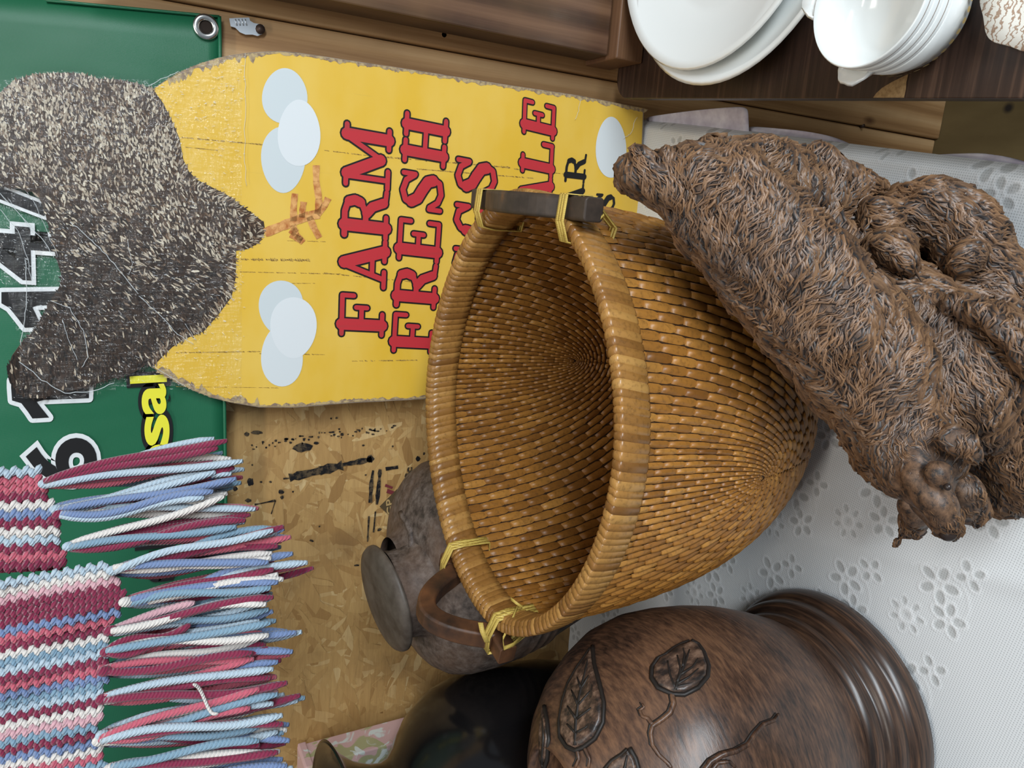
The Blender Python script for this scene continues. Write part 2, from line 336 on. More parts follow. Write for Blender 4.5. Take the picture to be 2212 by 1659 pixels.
b.prism([q0+eo*.22-np.array([0,0,.06]), q1+eo*.22-np.array([0,0,.06]), q1+eo*.24-np.array([0,0,.06]), q0+eo*.24-np.array([0,0,.06])], (0,0,.042)); b.build('apron', MAT['lam'], side)
for u, v in ((.24, .08), (.70, .08), (.24, .70), (.70, .70)):
    p = e0-ed*far+eo*u+ed*v; b = MB(); b.box((p[0], p[1], (-.72+ZB-.018)/2), (.04, .04, .72+ZB-.018)); b.build('leg', MAT['lam'], side)
MAT['chip'] = NM('chipboard', .85, .2); MAT['chip'].col(MAT['chip'].ramp(MAT['chip'].noise(MAT['chip'].co(), 300, 4), [(.3, (.24,.15,.07)), (.7, (.40,.27,.13))])); MAT['chip'] = MAT['chip'].m
b = MB(); b.poly([onz(x, y, ZB+.0006) for x, y in ((1886,211),(1893,201),(1905,190),(1925,178),(1945,168),(1962,160),(1958,178),(1957,192),(1953,211))]); b.build('worn_patch', MAT['chip'], side, label='bare chipboard where the veneer has chipped away')
# dark stained crate standing on the far end
cr = thing('wooden_crate', (.28, .88, ZB), 'dark stained wooden crate side standing behind the white plates', 'crate')
b = MB()
c0 = np.array(onz(1400,135,ZB)); yb = .943
b.box(((c0[0]+.62)/2, .905, ZB+.0225), (.62-c0[0], .075, .043)); bevel(b.build('bottom_rail', MAT['darkwoodh'], cr), .002)
x_ = c0[0]+.004
for k in range(4):
    b = MB(); b.box((x_+.05, .91, ZB+.046+.30), (.0985, .05, .60)); bevel(b.build('plank', MAT['darkwood'], cr), .002); x_ += .1005
# white dishes
M = NM('white_ceramic', .12, .6); M.b.inputs['Base Color'].default_value = (.80, .83, .82, 1); M.b.inputs['Coat Weight'].default_value = .4; MAT['white'] = M.m
MAT['gold'] = flat('tan_dish_motif', (.42, .30, .12), .4); MAT['goldline'] = flat('faded_brown_rim', (.25,.17,.12), .4)
def dish(name, c, R, prof, label, cat, group=None, n=72, sq=1.):
    t = thing(name, c, label, cat, group); b = MB(); b.lathe([(r*R, z) for r, z in prof], c, n); o = b.build('body', MAT['white'], t); return t
pc = (.326, .696)
prof = [(0,.004),(.42,.004),(.5,.0),(.56,.0),(.60,.006),(.80,.014),(.97,.026),(1.0,.031),(.985,.0335),(.93,.029),(.78,.019),(.6,.010),(.55,.0075),(0,.0075)]
dish('serving_plate', (pc[0]-.008, pc[1]-.014, ZB+.0008), .166, [(0,.003),(.45,.003),(.5,0),(.56,0),(.62,.008),(.85,.02),(.97,.034),(1,.040),(.975,.042),(.93,.036),(.8,.024),(.6,.012),(0,.010)], 'lower white serving plate of the stack, sticking out below the top plate', 'plate', 'white plates on the side table')
dish('dinner_plate', (pc[0]+.004, pc[1]+.008, ZB+.0145), .160, prof, 'upper smooth white plate lying on the serving plate by the dark crate', 'plate', 'white plates on the side table')
bc = (.191, .458)
bprof = [(0,.003),(.45,.003),(.52,0),(.60,0),(.66,.006),(.86,.016),(.97,.034),(1,.050),(.975,.0515),(.94,.036),(.83,.02),(.62,.0095),(0,.0085)]
for k in range(4):
    lb = ('white handled bowl at the bottom of the stack, with tan leaf band', 'white handled bowl second from the bottom of the stack', 'white handled bowl third from the bottom of the stack', 'topmost white bowl of the stack with its inside showing')[k]
    z0 = ZB+.0005+k*.0105; R = .0545; t = dish('soup_bowl', (bc[0], bc[1], z0), R, bprof, lb, 'bowl', 'white handled bowls stacked on the side table')
    hx, hy = ((1783, 106), (1838, 170), (1850, -60), (1762, -4))[k]; hp = onz(hx, hy, z0+.049); w = atan2(hp[1]-bc[1], hp[0]-bc[0]); P = []; Q = []; b = MB()   # flat scalloped lug handle
    for j in range(11):
        a = w+radians(-19+38*j/10); q_ = sin(pi*j/10); P.append((bc[0]+cos(a)*R*.97, bc[1]+sin(a)*R*.97, z0+.047)); r_ = R*(1.0+.24*q_**.6+.015*cos(j*pi/1.7)); Q.append((bc[0]+cos(a)*r_, bc[1]+sin(a)*r_, z0+.050+.004*q_))
    b.grid([P, [((p[0]+q[0])/2, (p[1]+q[1])/2, (p[2]+q[2])/2-.004) for p, q in zip(P, Q)], Q])
    o = b.build('lug_handle', MAT['white'], t); so = o.modifiers.new('t', 'SOLIDIFY'); so.thickness = .003
    if k == 0:
        b = MB()
        for j in range(40):
            a = 2*pi*j/40; r_ = R*.955+.0006; P = []
            for i in range(6): u = 2*pi*i/6; aa = a+.05*cos(u); P.append((bc[0]+cos(aa)*(r_+.0012*sin(u)), bc[1]+sin(aa)*(r_+.0012*sin(u)), z0+.026+.0036*sin(u)))
            b.poly(P)
        b.build('leaf_band', MAT['gold'], t)
    else:
        b = MB(); b.lathe([(R*.99+.0004, .045), (R*.992+.0004, .0457)], (bc[0], bc[1], z0)); b.build('rim_line', MAT['goldline'], t)
# patterned plate whose scalloped edge pokes in at the near corner
qc = onz(2262,-40,ZB+.012); t = thing('patterned_plate', (qc[0], qc[1], ZB), 'cream plate with scalloped edge and brown scrollwork, near corner of the side table', 'plate')
b = MB(); n = 96; RR = .048; G = []
for r_, z in ((0,.003),(.6,.0),(.65,.003),(1,.012),(.985,.014),(.62,.006),(0,.006)):
    G.append([(qc[0]+RR*r_*(1+.03*cos(8*2*pi*k/n)*r_)*cos(2*pi*k/n), qc[1]+RR*r_*(1+.03*cos(8*2*pi*k/n)*r_)*sin(2*pi*k/n), ZB+z+.0005) for k in range(n+1)])
b.grid(G); M = NM('transfer_print_china', .2, .6); v = M.wave(M.co(), 60, 9, 3, 3, kind='RINGS'); M.col(M.ramp(v, [(.1, (.40,.27,.19)), (.35, (.80,.77,.70))])); b.build('body', M.m, t)

# ================================================================ BANNER
YB = .944
def bp(x, y, off=0.): return ony(x, y, YB-off)
M = NM('green_vinyl', .38, .45); w1 = M.wave(M.co((1,1,1)), 480, 0, 0, d='X'); w2 = M.wave(M.co(), 480, 0, 0, d='Z')
c = M.ramp(M.noise(M.co(), 3, 3), [(.3, (.010,.105,.045)), (.7, (.016,.150,.075))]); M.col(c); n1 = M.bump(M.math('MULTIPLY', w1, w2), .25, .0004); M.bump(M.noise(M.co((2,2,1)), 5, 2), .35, .012, n1); MAT['green'] = M.m
ban = thing('vinyl_banner', bp(480, 600), 'green vinyl banner with white edged numbers hung on the wall', 'banner')
G = []
for i in range(25):
    u = i/24; row = []
    for j in range(31):
        w = j/30; y = 35+(1700-35)*w; x = 478+17*w
        tx, ty = (-260, -33+(1700+33)*w) ; p = bp(x+(tx-x)*u, y+(ty-y)*u); row.append((p[0], p[1]-.0022*sin(5*u+4*w)*min(1, u*5)*sin(w*9), p[2]))
    G.append(row)
b = MB(); b.grid(G); o = b.build('banner_sheet', MAT['green'], ban); so = o.modifiers.new('t', 'SOLIDIFY'); so.thickness = .0008; so.offset = 1
b = MB()
for a, c_ in (((474,38), (491,1330)),):
    b.tube([bp(a[0]+(c_[0]-a[0])*k/12, a[1]+(c_[1]-a[1])*k/12, .0018) for k in range(13)], .0022, 6)
b.tube([bp(100+(474-100)*k/8, 1+(36-1)*k/8, .0016) for k in range(9)], .0016, 6); b.build('hem', MAT['green'], ban)
MAT['nickel'] = flat('nickel', (.62,.62,.60), .22, .6, 1.); MAT['black'] = flat('black_paint', (.008,.008,.009), .5, .4)
MAT['holedark'] = flat('dark_hole', (.02,.012,.008), .7, .2)
for x, y in ((445,58), (468,1158)):
    p = bp(x, y, .003); b = MB(); R_ = .0135; G = []
    for i in range(9):
        w = pi*i/8; G.append([(p[0]+(R_*.74-R_*.26*cos(w))*cos(2*pi*k/32), p[1]-.0022*sin(w), p[2]+(R_*.74-R_*.26*cos(w))*sin(2*pi*k/32)) for k in range(33)])
    b.grid(G); b.build('grommet', MAT['nickel'], ban); b = MB(); b.poly([(p[0]+R_*.52*cos(2*pi*k/20), p[1]+.0012, p[2]+R_*.52*sin(2*pi*k/20)) for k in range(20)]); b.build('grommet_hole', MAT['holedark'], ban)
MAT['vwhite'] = flat('white_vinyl_print', (.72,.75,.76), .4); MAT['vyel'] = flat('yellow_vinyl_print', (.80,.76,.045), .45)
def glyph(ch, bl, br, tl, white=.0042, blk=.0022):
    ptext(ch, bl, br, tl, MAT['vwhite'], ban, bp, .0042, offset=white+blk); ptext(ch, bl, br, tl, MAT['black'], ban, bp, .0048, offset=blk)
glyph('6', (203,1040), (203,950), (62,1040)); glyph('4', (118,604), (116,500), (-60,604)); glyph('7', (100,470), (98,395), (-80,470))
for P in ([(24,822),(24,838),(26,865),(46,871),(60,889),(70,904),(106,902),(90,882),(79,868),(95,864),(192,860),(192,822)],
          [(3,631),(192,628),(192,658),(80,660),(70,664),(78,680),(90,706),(54,708),(40,690),(20,665),(3,655)]):   # the figure one, twice
    b = MB(); C_ = P+P[:1]
    for i, ((x0, y0), (x1, y1)) in enumerate(zip(C_[:-1], C_[1:])):
        pstrip(b, [(x0, y0), (x1, y1)], 19, off=.0040+i*1e-5, j=0, fn=bp); b.poly([bp(x0+9.5*cos(a), y0+9.5*sin(a), .0042+i*1e-5) for a in np.linspace(0, 2*pi, 13)[:-1]])
    b.build('lettering', MAT['vwhite'], ban); b = MB(); b.poly([bp(x, y, .0048) for x, y in P]); b.build('lettering', MAT['black'], ban)
for s_, bl, br, tl in (('l', (358,826), (357,808), (282,826)), ('a', (356,890), (355,833), (302,890)), ('s', (363,956), (362,900), (308,956)), ('o', (366,1012), (366,962), (312,1012)), ('p', (366,1066), (366,1022), (314,1066)), ('i', (366,1088), (366,1074), (296,1088)), ('h', (370,1170), (370,1126), (300,1170)), ('s', (372,1240), (372,1196), (318,1240)), ('a', (374,1420), (374,1370), (318,1420))):
    cr_ = .7 if s_ in 'lih' else .53
    ptext(s_, bl, br, tl, MAT['black'], ban, bp, .0034, offset=.0052, capr=cr_); ptext(s_, bl, br, tl, MAT['vyel'], ban, bp, .0040, offset=.0014, capr=cr_)
# nails and torn metal scrap on the stud
def sp(x, y, off=0.): return ony(x, y, .952-off)
t = thing('metal_scrap', sp(530,60), 'torn scrap of corrugated silver metal nailed to the pine stud', 'metal scrap')
b = MB(); O_ = [(495,40),(510,39),(538,38),(540,45),(548,50),(560,52),(569,55),(572,64),(566,74),(556,78),(545,75),(530,75),(518,70),(508,60),(498,57)]
b.prism([sp(x, y, .0015) for x, y in O_], (0, -.0008, 0)); b.build('sheet', flat('scuffed_aluminium', (.62,.66,.70), .35, .5, .7), t)
b = MB()
for k in range(4): b.tube([sp(508+k*7, 41, .0026), sp(512+k*7, 55, .0026)], .0009, 5)
b.build('corrugation', flat('scuffed_aluminium', (.62,.66,.70), .3, .5, .7), t)
b = MB(); p = sp(562, 63, .0032); b.tube([(p[0], p[1]+.003, p[2]), (p[0], p[1]-.002, p[2])], .0052, 12); MAT['nail'] = flat('rusty_nail', (.07,.045,.035), .5, .4, .6); b.build('nail_head', MAT['nail'], t)
for x, y, lb in ((957,76,'rusty nail driven into the pine stud above the yellow sign'), (1862,272,'small dark nail low in the pine stud beside the side table')):
    b = MB(); p = sp(x, y); b.tube([(p[0], p[1]+.004, p[2]), (p[0], p[1]-.004, p[2])], .0034, 8); o = b.build('nail', MAT['nail']); tag(o, lb, 'nail')

# ================================================================ SIGN
SP0 = np.array([0, .9255, 0]); SN = np.array([0, -1, .008]); SN = SN/np.linalg.norm(SN)
def sg(x, y, off=0.): return onplane(x, y, SP0+SN*off, SN)
sign = thing('farm_sign', sg(1380, 500), 'yellow wooden sign reading farm fresh eggs, shaped with a hen on top', 'sign')
OUT = [(1391,234),(1250,206),(1100,184),(900,152),(700,122),(640,113),(600,110),(545,113),(505,118),(470,125),(432,137),(400,150),(362,170),(330,192),(300,181),(275,175),(250,171),(215,170),(180,160),(150,157),(120,157),(90,159),(60,164),(35,172),(15,186),(0,200),(-40,225),(-110,250),(-180,290),(-190,340),(-120,390),(-50,400),(0,402),(40,408),(70,415),(82,425),(92,440),(105,490),(113,520),(122,560),(133,595),(128,620),(110,650),(90,685),(70,718),(45,742),(26,768),(15,800),(22,828),(40,850),(60,858),(85,861),(130,850),(190,835),(250,815),(290,804),(318,786),(350,808),(385,827),(420,845),(460,860),(500,870),(560,880),(640,880),(750,871),(920,862),(1100,854),(1367,846)]
M = NM('yellow_sign_paint', .38, .45)
cr1 = M.noise(M.co((26, 1, 4)), 1, 3); streak = M.noise(M.co((70, 1, 3.2), loc=(3,0,0)), 1, 5, .7)
c = M.mix(M.ramp(M.noise(M.co((2,1,4)), 4, 4), [(.35, 0.), (.7, .6)]), (.74,.46,.045), (.80,.56,.13)); c = M.mix(M.ramp(streak, [(.66, 0.), (.78, .55)]), c, (.36,.24,.08)); M.col(c); MAT['yel'] = M.m
M = NM('sign_edge_wood', .6, .3); M.col(M.ramp(M.noise(M.co(), 60, 4), [(.3, (.16,.12,.09)), (.7, (.40,.32,.24))])); MAT['edge'] = M.m
b = MB(); b.prism([sg(x, y, -.0002) for x, y in OUT], -SN*.0065); o = b.build('board', MAT['edge'], sign)
YEL = [p for p in OUT if p[0] >= 318]; 
def inset(P, d=2.2):
    n = len(P); R_ = []
    cx_ = sum(p[0] for p in P)/n; cy_ = sum(p[1] for p in P)/n
    for i in range(n):
        a, c_, e = P[i-1], P[i], P[(i+1)%n]; tx, ty = e[0]-a[0], e[1]-a[1]; l = hypot(tx, ty) or 1; R_.append((c_[0]-ty/l*d, c_[1]+tx/l*d))
    return R_
b = MB(); b.poly([sg(x, y, .0002) for x, y in inset([p for p in OUT if p[0] >= 318], -2)]); b.build('yellow_print', MAT['yel'], sign)
# worn grey-brown paint along the edges
MAT['wear'] = NM('worn_edge_paint', .6, .3); MAT['wear'].col(MAT['wear'].ramp(MAT['wear'].noise(MAT['wear'].co(), 190, 4), [(.4, (.24,.17,.12)), (.6, (.48,.36,.18))])); MAT['wear'] = MAT['wear'].m
b = MB()
def along(P, step_):
    for (x0, y0), (x1, y1) in zip(P[:-1], P[1:]):
        n = max(1, int(hypot(x1-x0, y1-y0)/step_))
        for k in range(n): yield x0+(x1-x0)*k/n, y0+(y1-y0)*k/n, x1-x0, y1-y0
for side_pts, wmax, sgn in (([p for p in OUT if p[0] > 330 and p[1] < 240 and p[0] < 1400], 15, 1), ([p for p in OUT if p[0] > 330 and p[1] > 780 and p[0] < 1300], 13, 1)):
    for x, y, dx, dy in along(side_pts, 5):
        l = hypot(dx, dy); nx, ny = -dy/l*-1, dx/l*-1; 
        inward = (0, 1) if y < 400 else (0, -1); 
        w = wmax*(.15+random.random()**2*.9)*(1.5 if x < 560 else .6); r_ = random.uniform(4, 12)
        P = [(x-r_*1.3, y-inward[1]*0), (x-r_*.6, y+inward[1]*w*.7), (x+random.uniform(-2, 2), y+inward[1]*w), (x+r_*.7, y+inward[1]*w*.6), (x+r_*1.3, y)]
        b.poly([sg(px, py+inward[1]*2.5, .0004+random.random()*.0001) for px, py in P])
b.build('worn_edge', MAT['wear'], sign, 'stuff')
# painted saw lines
MAT['crack'] = NM('painted_saw_line', .6, .2); MAT['crack'].col(MAT['crack'].ramp(MAT['crack'].noise(MAT['crack'].co((200,1,200)), 2, 4), [(.4, (.18,.10,.03)), (.62, (.52,.34,.08))])); MAT['crack'] = MAT['crack'].m
b = MB()
for x0, y0, x1, y1, w in ((392,297,675,322,5),(700,325,800,337,4),(815,338,1100,362,6),(1110,365,1240,378,4),(520,560,670,562,8),(505,587,740,592,3),(380,762,640,758,4),(560,764,700,766,3),(760,780,900,778,4),(700,590,900,610,4),(400,318,470,325,3),(580,330,680,338,3),(900,365,1150,385,4),(620,520,700,522,3),(600,612,680,612,2),(380,835,600,838,2)):
    k = x0
    while k < x1:
        s_ = random.uniform(3, 7)
        if random.random() < .85: yy = y0+(y1-y0)*(k-x0)/(x1-x0); h_ = w*random.uniform(.3, 1)/2; b.poly([sg(k, yy-h_, .0004), sg(k+s_*.7, yy-h_*.4, .0004), sg(k+s_, yy+h_, .0004), sg(k+s_*.2, yy+h_*.6, .0004)])
        k += s_*.8
b.build('saw_lines', MAT['crack'], sign, 'stuff')
MAT['egg'] = [flat('egg_print', c_, .4) for c_ in ((.60,.66,.68), (.66,.71,.73), (.71,.75,.77))]
for k, (x, y, rx, ry, s_) in enumerate(((615,207,49,60,0),(612,345,48,72,0),(646,287,46,72,2),(607,665,48,59,0),(609,768,45,67,1),(634,708,50,66,2),(1320,318,33,66,1))):
    b = MB(); P = []
    for i in range(40):
        u = 2*pi*i/40; yy = sin(u); P.append(sg(x+rx*cos(u)*(1-.10*yy*(1 if k % 2 else -1)), y+ry*yy, .0006+.0001*s_))
    b.poly(P); b.build('egg_print', MAT['egg'][s_], sign)
# slab-serif letters built from strokes
LET = {
'F': [([(.24,.05),(.24,.95)],.25),([(.04,.05),(.48,.05)],.1),([(.04,.95),(.84,.95)],.1),([(.84,.95),(.84,.70)],.1),([(.24,.52),(.6,.52)],.1),([(.6,.40),(.6,.64)],.1)],
'E': [([(.24,.05),(.24,.95)],.25),([(.04,.05),(.84,.05)],.1),([(.04,.95),(.84,.95)],.1),([(.84,.95),(.84,.72)],.1),([(.84,.05),(.84,.28)],.1),([(.24,.52),(.58,.52)],.1),([(.58,.40),(.58,.64)],.1)],
'L': [([(.24,.05),(.24,.95)],.25),([(.04,.05),(.84,.05)],.1),([(.04,.95),(.46,.95)],.1),([(.84,.05),(.84,.32)],.12)],
'A': [([(.20,.05),(.46,.93)],.11),([(.50,.93),(.78,.05)],.25),([(.28,.32),(.66,.32)],.1),([(.04,.05),(.36,.05)],.1),([(.58,.05),(.98,.05)],.1)],
'R': [([(.24,.05),(.24,.95)],.25),([(.04,.05),(.46,.05)],.1),([(.04,.95),(.5,.95),(.66,.9),(.72,.74),(.66,.58),(.5,.5),(.24,.5)],.12),([(.70,.86),(.74,.74),(.70,.62)],.2),([(.5,.48),(.64,.36),(.74,.12)],.2),([(.74,.08),(.96,.06)],.1)],
'M': [([(.16,.05),(.16,.95)],.1),([(.20,.93),(.50,.22)],.23),([(.5,.18),(.82,.93)],.1),([(.86,.05),(.86,.95)],.23),([(.02,.05),(.32,.05)],.1),([(.70,.05),(1.02,.05)],.1),([(.02,.95),(.22,.95)],.1),([(.82,.95),(1.02,.95)],.1)],
'S': [([(.78,.70),(.66,.88),(.45,.95),(.26,.88),(.2,.74),(.28,.60)],.12),([(.24,.74),(.32,.60),(.5,.5),(.68,.38),(.72,.26)],.24),([(.76,.28),(.68,.1),(.45,.05),(.28,.12),(.16,.30)],.12),([(.80,.95),(.80,.68)],.1),([(.12,.05),(.12,.32)],.1)],
'H': [([(.24,.05),(.24,.95)],.22),([(.76,.05),(.76,.95)],.22),([(.24,.5),(.76,.5)],.1),([(.04,.05),(.44,.05)],.1),([(.56,.05),(.96,.05)],.1),([(.04,.95),(.44,.95)],.1),([(.56,.95),(.96,.95)],.1)],
'G': [([(.78,.70),(.66,.90),(.46,.95),(.28,.84),(.2,.5),(.28,.16),(.48,.05),(.66,.12),(.74,.3)],.12),([(.25,.72),(.21,.5),(.25,.28)],.22),([(.80,.95),(.80,.66)],.1),([(.54,.42),(.96,.42)],.1),([(.76,.42),(.76,.08)],.2)],
'O': [([(.5+.32*cos(2*pi*k/16), .5+.44*sin(2*pi*k/16)) for k in range(17)],.13),([(.18,.66),(.16,.5),(.18,.34)],.2),([(.82,.66),(.84,.5),(.82,.34)],.2)],
' ': []}
def slab(word, bl, br, tl, mats, weights=None, only=None, outline=.035, name='letter_print'):
    A = sg(*bl, 0); B = sg(*br, 0); C = sg(*tl, 0); X = B-A; Y = C-A; h = np.linalg.norm(Y); wd = [1.12 if ch == 'M' else .5 if ch == ' ' else 1. for ch in word]; tot = sum(wd); x0 = 0
    for ch, w in zip(word, wd):
        if (only is None or ch in only) and ch != ' ':
            W_ = np.linalg.norm(X)*w/tot
            for layer, (grow, mat, off) in enumerate(((outline, mats[0], .0009), (0, mats[1], .0011))):
                if mat is None: continue
                b = MB(); kk = 0
                for pts, sw in LET[ch]:
                    r_ = (sw/2+grow)*h; Q = [A+X*((x0+p[0]*w*.99)/tot)+Y*p[1]+SN*off for p in pts]
                    r_ = (sw/2+grow)*min(h, W_*1.05)
                    ex = X/np.linalg.norm(X); ey = Y/h
                    for q0_, q1_ in zip(Q[:-1], Q[1:]):
                        d = q1_-q0_; l = np.linalg.norm(d); d = d/l; nn = np.cross(d, SN); kk += 1; z_ = SN*kk*2.5e-6; b.poly([q0_+nn*r_+z_, q1_+nn*r_+z_, q1_-nn*r_+z_, q0_-nn*r_+z_])
                    for q_ in Q: kk += 1; b.poly([q_+SN*kk*2.5e-6+ex*r_*cos(2*pi*k/12)+ey*r_*sin(2*pi*k/12) for k in range(12)])
                b.build(name, mat, sign)
        x0 += w
MAT['red'] = NM('red_letter_paint', .4, .4); MAT['red'].col(MAT['red'].ramp(MAT['red'].noise(MAT['red'].co((60,1,3)), 1, 5, .7), [(.55, (.52,.035,.045)), (.75, (.36,.05,.05))])); MAT['red'] = MAT['red'].m
blk = MAT['black']
slab('FARM', (828,728), (846,286), (732,724), (blk, MAT['red'])); slab('FRESH', (933,764), (968,258), (845,760), (blk, MAT['red']))
slab('EGGS', (1058,706), (1074,340), (974,700), (blk, MAT['red'])); slab('FOR SALE', (1172,800), (1200,220), (1108,796), (blk, MAT['red']))
slab('AR', (1255,462), (1268,332), (1212,458), (None, blk), outline=0); slab('S', (1326,462), (1330,412), (1284,460), (None, blk))
# hen print with feather flecks
HEN = [p for p in OUT if p[0] <= 330]+[(330,792),(372,750),(400,732),(440,716),(470,682),(500,642),(509,600),(510,542),(535,538),(560,524),(573,500),(570,480),(530,450),(490,421),(455,403),(425,388),(408,370),(396,345),(388,300),(372,262),(352,222)]
i0_ = OUT.index((330,192)); i1_ = OUT.index((318,786)); HEN = OUT[i0_:i1_+1]+[(330,792),(372,750),(400,732),(440,716),(470,682),(500,642),(509,600),(510,542),(535,538),(560,524),(573,500),(570,480),(530,450),(490,421),(455,403),(425,388),(408,370),(396,345),(388,300),(372,262),(352,222)]
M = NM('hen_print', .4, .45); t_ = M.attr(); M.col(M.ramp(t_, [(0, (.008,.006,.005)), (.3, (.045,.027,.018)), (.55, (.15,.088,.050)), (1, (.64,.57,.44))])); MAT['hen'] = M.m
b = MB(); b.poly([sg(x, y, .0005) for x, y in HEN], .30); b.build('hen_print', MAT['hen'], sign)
def inside(P, x, y):
    c_ = False; j = len(P)-1
    for i in range(len(P)):
        if (P[i][1] > y) != (P[j][1] > y) and x < (P[j][0]-P[i][0])*(y-P[i][1])/(P[j][1]-P[i][1])+P[i][0]: c_ = not c_
        j = i
    return c_
b = MB(); n_ = 0
while n_ < 10500:
    x = random.uniform(-190, 575); y = random.uniform(155, 862)
    if not inside(HEN, x, y): continue
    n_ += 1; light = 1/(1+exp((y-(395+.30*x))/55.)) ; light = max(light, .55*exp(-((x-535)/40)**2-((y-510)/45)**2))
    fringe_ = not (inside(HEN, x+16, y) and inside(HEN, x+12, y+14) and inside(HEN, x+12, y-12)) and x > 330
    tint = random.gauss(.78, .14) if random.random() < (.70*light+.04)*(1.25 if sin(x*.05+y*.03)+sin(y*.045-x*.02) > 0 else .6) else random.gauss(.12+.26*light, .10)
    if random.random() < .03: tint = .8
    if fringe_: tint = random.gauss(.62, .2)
    a = (.5+.9*light if y < 560 else .35+1.1*(y-560)/300)+random.gauss(0, .35); L = random.uniform(4, 9.5)*(1.1 if light < .5 else .8); w = random.uniform(1.1, 2.6)
    if fringe_: a = atan2(y-500, x-330)+random.gauss(0, .3); L *= 1.2; w *= .7
    ca, sa = cos(a), sin(a); o_ = .0006+.0003*n_/9000
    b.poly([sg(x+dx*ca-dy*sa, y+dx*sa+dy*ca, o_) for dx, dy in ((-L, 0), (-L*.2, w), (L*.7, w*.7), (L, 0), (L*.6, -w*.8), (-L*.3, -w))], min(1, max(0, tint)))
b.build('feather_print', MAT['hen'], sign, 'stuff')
M = NM('hen_leg_print', .45, .4); M.col(M.ramp(M.noise(M.co(), 130, 4), [(.35, (.42,.13,.03)), (.65, (.75,.40,.14))])); MAT['leg'] = M.m
b = MB()
for P in ([(572,503),(610,488),(645,474),(668,466),(690,462)], [(686,462),(689,430),(683,392),(683,357)], [(686,464),(700,446),(709,428)], [(652,470),(653,455),(656,436)], [(634,478),(634,450),(637,418)], [(668,468),(678,492),(690,514)], [(632,486),(640,508),(655,524)], [(640,492),(628,506),(652,520)]):
    w0_ = 20 if P[0][0] in (572,) else 14
    pstrip(b, P, w0_, off=.0008, j=.12, fn=sg)
b.build('leg_print', MAT['leg'], sign)
# cling film: thin creased sheet over the hen and the upper board, with loose tails
M = NM('cling_film', .12, .5); tr = M.n('ShaderNodeBsdfTransparent'); gl = M.n('ShaderNodeBsdfGlossy'); gl.inputs['Roughness'].default_value = .14; gl.inputs['Color'].default_value = (1,1,1,1)
cr_n = M.noise(M.co((30,60,110), rot=(0,.55,0)), 3, 3, .55); cr2 = M.noise(M.co((90,60,18)), 3, 2, .5); bm = M.n('ShaderNodeBump'); bm.inputs['Strength'].default_value = 1.; bm.inputs['Distance'].default_value = .0028; M.l(M.math('ADD', cr_n, cr2), bm.inputs['Height']); M.l(bm.outputs[0], gl.inputs['Normal'])
ms = M.n('ShaderNodeMixShader'); ms.inputs[0].default_value = .045; M.l(tr.outputs[0], ms.inputs[1]); M.l(gl.outputs[0], ms.inputs[2]); M.l(ms.outputs[0], M.t.nodes['Material Output'].inputs[0]); MAT['film'] = M.m
b = MB(); FO = [(530,114),(500,117),(470,123),(420,138),(360,160),(330,172),(250,162),(180,154),(120,151),(60,156),(0,170),(-60,200),(-190,280),(-190,400),(-60,420),(0,600),(40,740),(30,860),(150,872),(300,830),(420,848),(500,872),(530,876)]
nG = 90; rows = []
import itertools
pts_in = {}
for i in range(nG+1):
    for j in range(nG+1):
        x = -190+720*i/nG; y = 112+765*j/nG
        pts_in[i, j] = inside(FO, x, y)
vid = {}; vv_ = []; ff_ = []
for i in range(nG):
    for j in range(nG):
        if all(pts_in[i+a, j+c_] for a in (0,1) for c_ in (0,1)):
            q = []
            for a, c_ in ((0,0),(1,0),(1,1),(0,1)):
                k = (i+a, j+c_)
                if k not in vid: x = -190+720*k[0]/nG; y = 112+765*k[1]/nG; vid[k] = len(vv_); vv_.append(sg(x, y, .0022+.0008*sin(x*.11+y*.05)+.0006*sin(y*.17-x*.06)))
                q.append(vid[k])
            ff_.append(q)
b.add(vv_, ff_); film = b.build('cling_film', MAT['film'], sign, label='creased shiny cling film over the hen')
M = NM('film_crease_glint', .2, .6); M.b.inputs['Base Color'].default_value = (.75,.8,.82,1); M.b.inputs['Alpha'].default_value = .5; MAT['crease_glint'] = M.m  # pale tubes along the film's creases, their highlight put into the colour
b = MB()
for P, r_ in (([(150,478),(190,512),(230,550),(270,600),(305,645)], .0009), ([(300,640),(340,675),(385,722),(425,750)], .0008), ([(0,418),(60,480),(105,535),(118,560)], .0008), ([(0,452),(40,500),(60,560),(70,620)], .0006), ([(55,560),(58,640),(52,700),(42,760)], .0008), ([(110,650),(150,665),(180,715),(190,770),(175,800)], .0007), ([(40,780),(90,820),(140,850),(200,845),(260,822)], .0009), ([(330,790),(370,815),(410,842)], .0007), ([(320,186),(352,168),(395,152)], .0007), ([(400,700),(430,745)], .0005), ([(275,520),(285,570),(276,600)], .0005), ([(320,200),(300,186)], .0006), ([(528,116),(530,200),(528,330),(533,420)], .0005), ([(135,690),(150,740),(172,788)], .0006), ([(1376,252),(1362,290),(1345,300)], .0006), ([(1255,215),(1248,245),(1240,262)], .0004), ([(70,430),(110,520),(128,560)], .0005), ([(20,430),(90,530)], .0005)):
    Q = []
    for (x0, y0), (x1, y1) in zip(P[:-1], P[1:]):
        for k in range(5): Q.append(sg(x0+(x1-x0)*k/5+random.uniform(-1.5, 1.5), y0+(y1-y0)*k/5+random.uniform(-1.5, 1.5), .0036))
    b.tube(Q, r_, 5, flat=.5)
b.build('film_crease_glint', MAT['crease_glint'], film, 'stuff')
M = NM('film_glint', .25, .7); M.b.inputs['Base Color'].default_value = (.9,.93,.95,1); M.b.inputs['Alpha'].default_value = .85; b = MB(); n_ = 0  # tiny white tubes on the film's folds, painted sparkle
